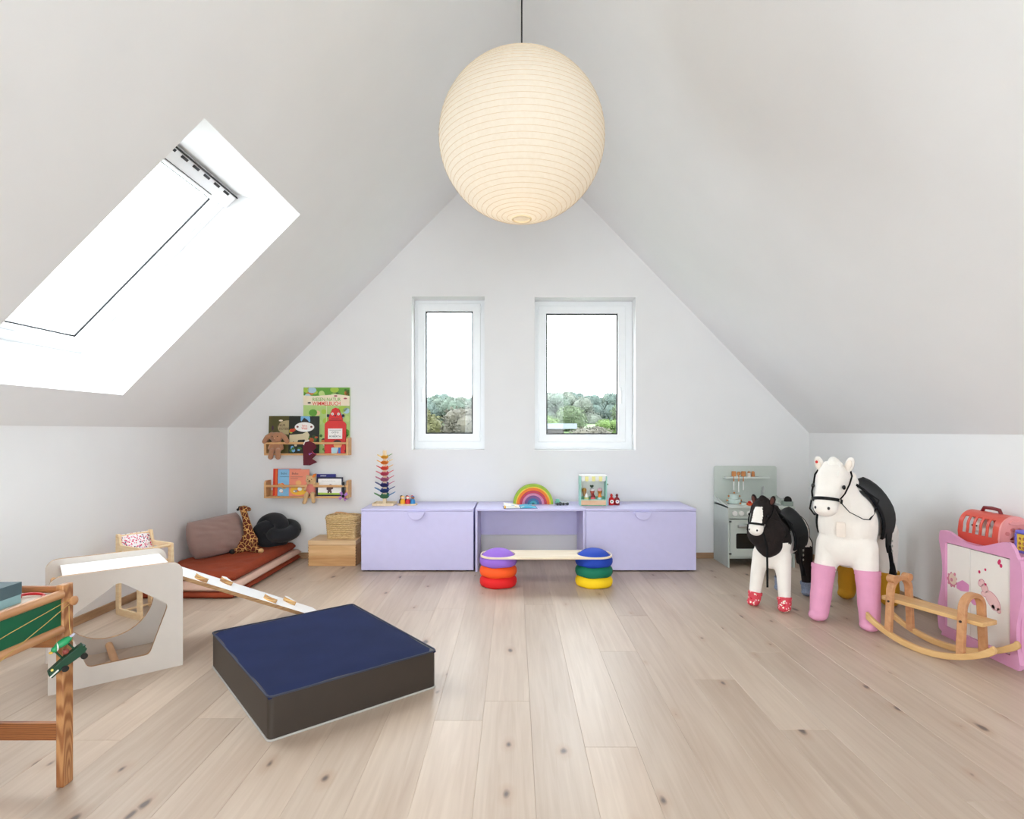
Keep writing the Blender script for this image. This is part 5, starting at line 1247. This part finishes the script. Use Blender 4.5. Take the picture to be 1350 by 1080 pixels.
# ------------------------------------------------------------ plush horses
def horse(label, loc, head, k, kl, body_mats, face_mat, socks, name, ky=1.0):
    """local +x is forward; k scales height, kl length; socks = [(front top z, mat), (rear top z, mat)]"""
    t = thing(name, label, 'toy horse', loc, head)
    fx, rx, ly = .31*kl, -.31*kl, .125*ky
    yaw = R(-6)
    def S(p):
        # the head and upper neck turn a little to the horse's right
        x, y, z = p; wt = max(0, min(1, (z-.58)/.1))*max(0, min(1, (x-.19)/.09)); a = yaw*wt; dx = x-.18
        return ((.18+dx*cos(a)-y*sin(a))*kl, (dx*sin(a)+y*cos(a)-.040*wt)*ky, z*k)
    mb = MB()
    mb.ell(S((-.02, 0, .575)), (.34*kl, .150*ky, .175*k), 22, 14)
    mb.ell(S((.24, 0, .57)), (.125*kl, .158*ky, .20*k), 20, 14); mb.ell(S((.27, 0, .46)), (.09*kl, .150*ky, .13*k), 18, 12)
    mb.ell(S((-.25, 0, .57)), (.135*kl, .155*ky, .19*k), 20, 14)
    for s in (-1, 1):
        cap(mb, S((.26, s*.085, .45)), .078*k, S((.29, s*.112, .28)), .058*k); cap(mb, S((.29, s*.112, .28)), .058*k, S((.32, s*.130, .05)), .046*k)
        mb.ell(S((.333, s*.132, .032)), (.058*k, .048*k, .036*k), 14, 8)
        cap(mb, S((-.26, s*.09, .48)), .088*k, S((-.29, s*.112, .27)), .056*k); cap(mb, S((-.29, s*.112, .27)), .054*k, S((-.305, s*.122, .05)), .044*k)
        mb.ell(S((-.292, s*.124, .030)), (.055*k, .046*k, .034*k), 14, 8)
    # neck and head
    cap(mb, S((.22, 0, .60)), .135*k, S((.285, 0, .80)), .095*k); cap(mb, S((.285, 0, .80)), .098*k, S((.325, 0, .855)), .085*k)
    mb.ell(S((.345, 0, .825)), (.088*k, .088*ky, .085*k), 18, 12)
    cap(mb, S((.355, 0, .815)), .078*k, S((.43, 0, .705)), .064*k); mb.ell(S((.437, 0, .685)), (.064*k, .066*ky, .056*k), 16, 12)
    o = blob('body', mb, list(body_mats) if isinstance(body_mats, (list, tuple)) else body_mats, t, .010*k, 6)
    # ears
    for s in (-1, 1):
        m2 = MB(); m2.ell(S((.31, s*.083, .925)), (.014*k, .026*k, .046*k), 12, 10, Matrix.Rotation(s*R(-14), 3, 'X')); e = blob('ear', m2, face_mat[2], t, .005, 2)
        m2 = MB(); m2.ell(S((.324, s*.083, .922)), (.006*k, .016*k, .032*k), 10, 8, Matrix.Rotation(s*R(-14), 3, 'X')); m2.build('inner_ear', face_mat[3], e, smooth=180)
    # eyes, nostrils
    for s in (-1, 1):
        MB().ell(S((.398, s*.083, .80)), (.011*k, .010*k, .013*k), 12, 8).build('eye', M('bead_black', (8, 8, 10), .15), t, smooth=180)
        MB().ell(S((.487, s*.034, .685)), (.006*k, .008*k, .009*k), 10, 6).build('nostril', face_mat[4], t, smooth=180)
    # mane along the neck with a forelock
    m2 = MB(); r = random.Random(5)
    for i in range(16):
        u_ = i/15; x = .34-.26*u_; z = .935-.20*u_**1.2
        m2.ell(S((x, r.uniform(-.02, .02), z)), (.040*k, .028*k, .036*k), 10, 8)
    for i in range(5): cap(m2, S((.33, (i-2)*.018, .925)), .018*k, S((.395, (i-2)*.024, .865)), .010*k, 8)
    blob('mane', m2, face_mat[0], t, .007, 2)
    # tail
    m2 = MB(); cap(m2, S((-.36, 0, .66)), .04*k, S((-.43, 0, .52)), .05*k); cap(m2, S((-.43, 0, .52)), .05*k, S((-.45, 0, .27)), .03*k); blob('tail', m2, face_mat[1], t, .009, 3)
    # socks
    for (px, zt, m_, tilt) in ((.29, socks[0][0], socks[0][1], 1), (-.29, socks[1][0], socks[1][1], -1)):
        for s in (-1, 1):
            if px > 0: top = Vector(S((.32-(.03)*zt/.33*1.0, s*(.130-.018*zt/.33), zt))); bot = Vector(S((.322, s*.130, .045))); ft = S((.335, s*.132, .034))
            else: top = Vector(S((-.305+.015*zt/.33, s*(.122-.010*zt/.33), zt))); bot = Vector(S((-.304, s*.122, .045))); ft = S((-.290, s*.124, .032))
            rt = (.050+.014*min(1, zt/.33))*k
            m2 = MB(); n = 6; m2.tube([bot.lerp(top, q/n) for q in range(n+1)], [(.052*k)+(rt-.052*k)*q/n+.0025*((q % 3) == 2) for q in range(n+1)], 18)
            m2.ell(tuple(bot), .052*k, 14, 8); m2.ell(ft, (.064*k, .053*k, .0345*k), 16, 10); sk = blob('sock', m2, m_, t, .006, 2)
            m2 = MB(); d_ = (top-bot).normalized(); m2.tube([top-d_*.022*k, top+d_*.002], rt+.003, 18); m2.build('cuff', m_, sk, smooth=40)
    return t, o, S
def tack(t, S, k, ky, kl, mat, big):
    """bridle, reins, saddle, stirrups"""
    LE = mat; SILV = M('buckle_silver', (190, 188, 180), .3, metal=.9)
    def band(name, c, r, w_, tilt, parent=t, th=.004, n=28):
        """closed strap around a limb: centre, radii (y, other), axis tilted in the xz plane"""
        P = []; A = Vector((cos(tilt), 0, sin(tilt)))
        for i in range(n):
            a = 2*pi*i/n; P.append(Vector(c)+Vector((0, 1, 0))*r[0]*cos(a)+A*r[1]*sin(a))
        ax = Vector((0, 1, 0)).cross(A); mb = MB()
        for p in P: pass
        vs = []
        for i, p in enumerate(P):
            o_ = (p-Vector(c)).normalized()*th
            for (s_, q) in ((-1, 0), (1, 0), (1, 1), (-1, 1)): vs.append(p+ax*s_*w_/2+o_*q)
        fs = []
        for i in range(n):
            j = (i+1) % n
            for q in range(4): fs.append((i*4+q, i*4+(q+1) % 4, j*4+(q+1) % 4, j*4+q))
        return mb.add(vs, fs).build(name, LE, parent, smooth=50)
    nb = band('noseband', S((.412, 0, .722)), (.0735*(k+ky)/2, .0745*k), .018*k, R(14))
    for s in (-1, 1):
        MB().tube([S((.435, s*.071, .728)), S((.40, s*.0885, .765)), S((.352, s*.096, .815)), S((.325, s*.1, .86)), S((.30, s*.08, .905))], .0055*k, 8, flat=.5).build('cheek_strap', LE, t, smooth=60)
        mb = MB(); c = Vector(S((.437, s*.074, .728))); mb.tube([c+Vector((.009*k*cos(a), s*.002, .009*k*sin(a))) for a in [2*pi*i/14 for i in range(14)]], .002*k, 6, closed=True); mb.build('bit_ring', SILV, t, smooth=60)
        MB().tube([S((.437, s*.076, .722)), S((.41, s*.105, .665)), S((.36, s*(.135 if s > 0 else .12), .625)), S((.31, s*(.150 if s > 0 else .13), .62)), S((.25, s*.160, .65)), S((.19, s*.15, .72)), S((.15, s*.05, .782))], .005*k, 8, flat=.5).build('rein', LE, t, smooth=60)
    # saddle: a curved sheet over the back, with flaps
    n, m_ = 20, 12; V_ = []; F = []
    for j in range(m_+1):
        u_ = j/m_; x = -.17+.36*u_; rise = .02+.035*(2*u_-1)**2
        for i in range(n+1):
            a = -1+2*i/n; th = a*R(112)
            wx = x*(1-.10*abs(a))+.03*abs(a)
            zz = .575+(.182+rise*max(0, 1-abs(a)*2))*cos(th)
            V_.append(S((wx, (.168)*sin(th)/sin(R(90)), zz-.02*max(0, abs(a)-.6))))
    F = [(j*(n+1)+i, j*(n+1)+i+1, (j+1)*(n+1)+i+1, (j+1)*(n+1)+i) for j in range(m_) for i in range(n)]
    o = MB().add(V_, F).build('saddle', LE, t, smooth=180); sd_ = o.modifiers.new('solid', 'SOLIDIFY'); sd_.thickness = .014*k; sd_.offset = 1
    for s in (-1, 1):
        fl_ = rpoly([(-.09, .0), (.10, .0), (.085, -.15), (.03, -.205), (-.04, -.19), (-.08, -.10)], .03)
        mb = MB(); c = S((.035, s*.172, .60)); mb.prism([(p[0]*kl, p[1]*k) for p in fl_], 0, .008, (c, (1, 0, 0), (0, s*.02, 1), (0, s, 0))); mb.build('saddle_flap', LE, t, bevel=.002)
        c = Vector(S((.035, s*.186, .44))); MB().tube([c+Vector((0, -s*.012, 0)), c+Vector((.012, s*.004, -.11*k))], .021*k, 10, flat=.5, up=(0, 1, 0)).build('stirrup_strap', LE, t, smooth=60)
        e = c+Vector((.012, s*.004, -.10*k)); MB().tube([e, e+Vector((.002, s*.004, -.03*k)), e+Vector((.004, s*.006, -.075*k))], [.020*k, .024*k, .036*k], 12, flat=.6, up=(0, 1, 0)).build('stirrup', LE, t, smooth=40)
        for q in range(3): MB().ell(tuple(c+Vector((.012, s*.006, .03-.03*q))), (.008, .004, .008), 8, 6).build('buckle', SILV, t, smooth=180)
WP = M('white_plush', (240, 234, 226), .95, var=.02, bump=.3, bscale=160, sheen=.4); WP2 = M('white_plush_mane', (244, 240, 232), .95, var=.03, bump=.7, bscale=90, sheen=.4); INE = M('inner_ear_cream', (236, 224, 212), .95)
PINK = M('pink_sock', (226, 158, 190), .9, var=.03, bump=.25, bscale=300); MUST = M('mustard_sock', (196, 142, 26), .9, var=.05, bump=.25, bscale=300); LEA = M('black_leather', (10, 10, 12), .6, var=.1, spec=.2)
hd = math.atan2(-.737, -.677)
t, o, S = horse('large white plush horse with pink front socks and a black saddle', (2.118, 3.548, 0), hd, 1.0, 1.0, WP, (WP2, WP2, WP, INE, M('nostril_black', (20, 18, 18), .4)), ((.325, PINK), (.215, MUST)), 'plush_horse')
tack(t, S, 1.0, 1.0, 1.0, LEA, True)
MB().ell(S((.337, -.086, .935)), (.004, .008, .009), 10, 6).build('ear_tag', M('ear_tag_red', (200, 40, 30), .5), t, smooth=180)
MB().prism(rrect(-.024, .024, -.04, .045, .008), 0, .004, (S((.385, 0, .555)), (0, 1, 0), (.05, 0, 1), (1, 0, -.05))).build('chest_label', INE, t, bevel=.001)

BRP = M('dark_brown_plush', (26, 16, 14), .97, var=.2, bump=.5, bscale=150); FLOR = dots('floral_sock', (214, 70, 84), [(240, 220, 214), (236, 160, 170), (244, 236, 220), (200, 30, 50)], 60, .36); GREY = M('grey_sock', (128, 138, 158), .9, var=.25, scale=120, bump=.3, bscale=300)
k2, kl2, ky2 = .735, .76, .72
t, o, S = horse('small brown and white plush horse with red floral front socks', (1.775, 3.80, 0), math.atan2(-.728, -.685), k2, kl2, [WP, BRP], (BRP, BRP, BRP, M('inner_ear_brown', (90, 52, 44), .95), M('nostril_black', (20, 18, 18))), ((.115, FLOR), (.125, GREY)), 'plush_pony', ky2)
for p in o.data.polygons:
    c = p.center; x, y, z = c.x/kl2, c.y/ky2, c.z/k2
    neck = z > .50+1.0*max(0, .30-x)*.9 and x > .10 and (x-.18)**2/.05+(z-.76)**2/.10+y*y/.05 < 1.0
    head = x > .27 and z > .63
    dark = neck or head or (z > .70 and x > .05)
    if head:
        blaze = abs(y+.055) < .040-.12*max(0, z-.81)+.02*(.86-z) and x > .34 and z < .875
        muzzle = z < .735-.0*(x) and x > .40
        if blaze or muzzle: dark = False
    if x < -.17 and (z < .47 or x < -.25): dark = True
    if .0 > x > -.2 and z > .66: dark = True
    p.material_index = 1 if dark else 0
# bib of long dark hair under the chin
m2 = MB(); m2.ell(S((.30, 0, .64)), (.115, .118, .105), 18, 12); m2.ell(S((.335, 0, .56)), (.075, .085, .085), 16, 10); m2.ell(S((.35, 0, .52)), (.055, .055, .06), 14, 10); blob('chest_mane', m2, BRP, t, .008, 4)
tack(t, S, k2, ky2, kl2, LEA, False)
MB().tube([S((.44, .05, .66)), S((.475, .04, .55)), S((.47, .04, .40)), S((.48, .045, .22))], .007, 8, flat=.5).build('lead_strap', LEA, t, smooth=60)

# ------------------------------------------------------------ rocking bench
def rocker():
    B1 = wood('rocker_beech', (188, 132, 88), (206, 154, 110), (40, 6, 40)); B2 = wood('rocker_seat', (206, 162, 104), (224, 184, 128), (4, 40, 40))
    a = Vector((.37, -.929)); t = thing('rocking_bench', 'bent beech rocking bench with a pale plank seat', 'rocking toy', (2.134, 2.925, 0), math.atan2(a.y, a.x))
    # local x along the rockers (towards the viewer), local y across
    for s in (-1, 1):
        up, lo = [], []
        for i in range(25):
            x = -.292+.597*i/24; z = .95*x*x*1.05+(.0); tip = max(0, (abs(x)-.25)/.055)
            up.append((x, z+.030+.010*tip)); lo.append((x, z))
        end = [(.316, .102), (.326, .112), (.328, .126), (.322, .138), (.312, .144)]
        poly = lo+end+up[::-1]
        MB().prism(poly, -.011, .011, ((0, s*.09, 0), (1, 0, 0), (0, 0, 1), (0, 1, 0))).build('rocker', B2, t, bevel=.003)
    for x, bump in ((-.172, True), (.178, False)):
        n = 18; out = []; inn = []
        R_ = .084; H_ = .262
        P = [(-.098, .030)]
        cx = lambda q: q
        outer = [(-.100, .036), (-.083, H_)]+[(R_*cos(q), H_+R_*.95*sin(q)) for q in [pi-pi*i/16 for i in range(1, 16)]]+[(.083, H_), (.100, .036)]
        r2 = R_-.024
        inner = [(.076, .036), (r2, H_)]+[(r2*cos(q), H_+r2*.95*sin(q)) for q in [pi*i/16 for i in range(1, 16)]]+[(-r2, H_), (-.076, .036)]
        MB().prism(outer+inner, -.017, .017, ((x, 0, 0), (0, 1, 0), (0, 0, 1), (1, 0, 0))).build('arch', B1, t, bevel=.003)
        if bump:
            for s in (-1, 1):
                MB().cyl((x-.02, s*.058, H_+.068), (x+.02, s*.058, H_+.068), .021, n=18).build('handle_knob', B1, t, smooth=40, bevel=.002)
        for s in (-1, 1): MB().cyl((x, s*.0855, .213), (x, s*.0905, .213), .006, n=12).build('bolt_cap', M('bolt_dark', (40, 26, 20), .5), t)
    MB().prism(rrect(-.235, .255, -.060, .060, .012), .205, .225, XY).build('seat', B2, t, bevel=.003)
rocker()

# ------------------------------------------------------------ pink doll wardrobe and what stands on it
def wardrobe():
    PK = M('pink_lacquer', (222, 160, 196), .42, var=.02); WD = M('wardrobe_white', (240, 236, 230), .4, var=.01)
    xf = 2.364; y0, y1 = 2.655, 3.185; h = .575
    t = thing('doll_wardrobe', 'pink doll wardrobe with wavy frame and two white doors with animals', 'wardrobe', (xf, (y0+y1)/2, 0)); b = (y1-y0)/2
    F = ((0, 0, 0), (0, 1, 0), (0, 0, 1), (-1, 0, 0))
    def wave(n=24):
        P = [(-b+.02, 0), (b-.03, 0), (b-.035, .02)]
        for i in range(n+1):       # far edge, going up
            u_ = i/n; P.append((b-.02+.018*sin(u_*2*pi*1.0+.5)*1.0, .03+(h-.08)*u_))
        for i in range(n+1):       # top edge, from far to near
            u_ = i/n; y = b-.02-(2*b-.04)*u_; P.append((y, h-.012+.028*cos(u_*2*pi*.98+.35)*(1 if u_ < .5 else 1.1)-.018*(1-min(1, u_*10))-.075*max(0, (u_-.88)/.12)**2))
        for i in range(n+1):
            u_ = i/n; P.append((-b+.012-.016*sin(u_*2*pi+.2), h-.06-(h-.09)*u_))
        return P
    dy0, dym, dy1, dz0, dz1 = 2.718-(y0+y1)/2, 2.968-(y0+y1)/2, 3.127-(y0+y1)/2, .055, .514
    MB().prism(wave(), -.0, .018, F, holes=[[(dy0, dz0), (dy1, dz0), (dy1, dz1), (dy0, dz1)]]).build('front_frame', PK, t)
    for (a, c) in ((-b+.02, -b+.038), (b-.05, b-.032)): MB().box(.001, .225, a, c, 0.005, h-.0605).build('side_panel', PK, t)
    MB().box(.001, .225, -b+.02, b-.032, h-.06, h-.045).build('top_panel', PK, t, bevel=.002)
    MB().box(.215, .225, -b+.038, b-.05, .02, h-.06).build('back_panel', PK, t); MB().box(.001, .215, -b+.038, b-.05, .02, .035).build('base_panel', PK, t)
    PINKI = ink('animal_pink', (236, 196, 196)); PKD = ink('animal_rose', (206, 130, 150)); MAG = ink('magenta', (206, 40, 100)); TAN = ink('animal_cream', (228, 206, 190)); LIL = ink('dress_pink', (226, 150, 200))
    def decal(p, nm, pts, m, lv): MB().prism(pts, .0005*lv, .0005*lv+.0004, ((-.008, 0, 0), (0, 1, 0), (0, 0, 1), (-1, 0, 0))).build(nm, m, p)
    # door with the lion-like animal (far) and with the hippo (near)
    dA = MB().box(-.008, .008, dym+.0015, dy1-.002, dz0+.002, dz1-.006).build('door', WD, t, bevel=.001)
    dB = MB().box(-.008, .008, dy0+.002, dym-.0015, dz0+.002, dz1-.006).build('door', WD, t, bevel=.001)
    c = (dym+dy1)/2
    decal(dA, 'animal_mane', [(c+.042+.034*cos(q)*(1+.12*cos(9*q)), .318+.038*sin(q)*(1+.12*cos(9*q))) for q in [2*pi*i/40 for i in range(40)]], PKD, 1)
    decal(dA, 'animal_face', circ(c+.036, .324, .026, .03, 20), TAN, 2); decal(dA, 'animal_cheek', circ(c+.044, .318, .009, .010, 12), PKD, 3); decal(dA, 'animal_ear', circ(c+.022, .352, .008, .009, 12), PKD, 3)
    decal(dA, 'animal_dress', rpoly([(c+.01, .31), (c-.03, .335), (c-.074, .322), (c-.072, .285), (c-.02, .275), (c+.012, .282)], .01), LIL, 1)
    decal(dB, 'animal_skirt', circ(dym-.004-.024, .245, .022, .018, 14), LIL, 1)
    h0 = dym-.115
    def el(cy, cz, ry, rz, ang, n=22, g=0):
        a_ = R(ang); return [(cy+(ry+g)*cos(q)*cos(a_)-(rz+g)*sin(q)*sin(a_), cz+(ry+g)*cos(q)*sin(a_)+(rz+g)*sin(q)*cos(a_)) for q in [2*pi*i/n for i in range(n)]]
    shp = [(h0-.026, .283, .052, .030, 42), (h0+.022, .330, .022, .018, 60), (h0+.043, .352, .020, .015, 130), (h0+.028, .300, .014, .009, 20), (h0-.062, .246, .012, .010, 60), (h0-.03, .252, .012, .009, 60)]
    for e_ in shp: decal(dB, 'hippo_outline', el(*e_, g=.0028), PKD, 1)
    for e_ in shp: decal(dB, 'hippo', el(*e_), PINKI, 2)
    decal(dB, 'hippo_ear', circ(h0+.016, .352, .007, .006, 10), MAG, 3); decal(dB, 'hippo_nostril', circ(h0+.052, .362, .005, .004, 10), PKD, 3)
    for (y, z, r) in ((h0+.055, .405, .007), (h0+.018, .425, .006)): decal(dB, 'butterfly', circ(y, z, r, r*1.2, 10), MAG, 1)
    for (dy, dz) in ((0, 0), (-.012, -.012), (-.004, .008)): decal(dB, 'big_butterfly', circ(h0-.062+dy, .478+dz, .008, .010, 10), MAG, 1+dz*10)
    # pet carrier
    CR = M('coral_plastic', (216, 84, 68), .35, var=.02); CP = M('rose_plastic', (232, 154, 152), .4, var=.02); DKR = M('maroon_plastic', (120, 24, 30), .4)
    zc = h-.045
    p = thing('pet_carrier', 'coral red toy pet carrier with a pink paw-print door on the wardrobe', 'toy carrier', (2.485, 2.985, zc))
    L_ = .13; W_ = .075; H_ = .165
    sec = [(-W_, .0), (W_, .0), (W_+.006, .05)]+[(W_*1.02*cos(q), .085+(H_-.085)*sin(q)) for q in [pi*i/20 for i in range(1, 20)]]+[(-W_-.006, .05)]
    inn = [(x*.93, .006+z*.93) for x, z in sec]
    # shell with rows of slots, built as end bands, floor band, roof band and ribs
    FY = ((0, 0, 0), (1, 0, 0), (0, 0, 1), (0, 1, 0))
    for (a, c_) in ((-L_, -L_+.03), (L_-.02, L_)): MB().prism(sec, a, c_, FY, holes=[inn]).build('end_band', CR, p, bevel=.002)
    low = [(-W_, .0), (W_, .0), (W_+.006, .05), (W_+.001, .05), (W_-.005, .006), (-W_+.005, .006), (-W_-.001, .05), (-W_-.006, .05)]
    MB().prism(low, -L_+.03, L_-.02, FY).build('lower_tub', CR, p)
    arc = [(W_*1.02*cos(q), .085+(H_-.085)*sin(q)) for q in [R(42)+R(96)*i/12 for i in range(13)]]; arci = [(x*.93, z*.955) for x, z in arc]
    MB().prism(arc+arci[::-1], -L_+.03, L_-.02, FY).build('roof_band', CR, p)
    for i in range(6):
        y = -L_+.03+(2*L_-.05)*i/5.0
        for s in (-1, 1):
            rib = [(s*W_*1.02*cos(q), .085+(H_-.085)*sin(q)) for q in [R(-4)+R(50)*k/6 for k in range(7)]]; rib = [(s*(W_+.006), .048)]+rib; ribi = [(x*.93, z*.98) for x, z in rib]
            MB().prism(rib+ribi[::-1], y-.0075, y+.0075, FY).build('rib', CR, p, bevel=.001)
    paws = [[(.005*cos(a0+.6), .042+.005*sin(a0+.6))]+[(.030*cos(a0+1.27*i/6), .042+.024*sin(a0+1.27*i/6)) for i in range(7)] for a0 in [pi/2*q_+.15 for q_ in range(4)]]
    dr = MB().prism([(x*1.0, z*1.0) for x, z in sec], -L_-.010, -L_, FY, holes=paws).build('door', CP, p)
    for (x, z, r) in ((-.042, .078, .010), (-.016, .098, .010), (.016, .098, .010), (.042, .078, .010)): MB().cyl((x, -L_-.013, z), (x, -L_-.009, z), r, n=14).build('paw_toe', M('rose_dark', (206, 120, 120), .5), dr, smooth=40)
    MB().prism(rpoly([(-.04, .128), (-.02, .146), (0, .138), (.02, .146), (.04, .128), (0, .118)], .006), -L_-.016, -L_-.009, FY).build('door_latch', CP, dr, bevel=.002)
    MB().tube([(0, -.055, H_-.004), (0, -.045, H_+.018), (0, 0, H_+.022), (0, .05, H_+.020), (0, .065, H_-.004)], .009, 10).build('carry_handle', DKR, p, smooth=60)
    q = thing('white_plush_pet', 'white plush pet inside the coral toy carrier', 'soft toy', (2.485, 2.985, zc+.006))
    mb = MB(); mb.ell((-.005, -.02, .045), (.05, .08, .042), 16, 10); mb.ell((-.01, .06, .075), (.04, .035, .035), 14, 10); mb.ell((-.035, .07, .11), (.012, .01, .018), 10, 8); mb.ell((.02, .07, .11), (.012, .01, .018), 10, 8); blob('body', mb, WP, q, .007, 3)
    for s in (-1, 1): MB().ell((-.045, .06+s*.014, .082), .0045, 8, 6).build('eye', M('bead_black', (8, 8, 10)), q, smooth=180)
    # second carrier, cut by the edge of the photograph
    YL = M('cage_yellow', (222, 186, 70), .45); PU = M('cage_purple', (112, 104, 196), .45)
    p = thing('toy_cage', 'purple and yellow toy cage beside the coral carrier', 'toy cage', (2.50, 2.745, zc))
    MB().box(-.06, .06, -.055, .055, 0, .012).build('base', PU, p, bevel=.003); MB().prism(rrect(-.06, .06, .09, .108, .008), -.055, .055, FY).build('roof', PU, p, bevel=.003)
    for (sx, sy) in ((-1, -1), (1, -1), (-1, 1), (1, 1)): MB().box(sx*.055-.006, sx*.055+.006, sy*.05-.006, sy*.05+.006, .01, .092).build('corner_post', PU, p, bevel=.002)
    hs = [circ(-.034+.023*i, .024+.022*j, .0085, n=8) for i in range(4) for j in range(3)]
    MB().prism([(-.052, .012), (.052, .012), (.052, .09), (-.052, .09)], -.054, -.048, FY, holes=hs).build('grid_panel', YL, p)
    MB().prism([(-.047, .012), (.047, .012), (.047, .09), (-.047, .09)], -.058, -.052, YZ, holes=[circ(-.03+.02*i, .024+.022*j, .008, n=8) for i in range(4) for j in range(3)]).build('grid_panel', YL, p)
wardrobe()
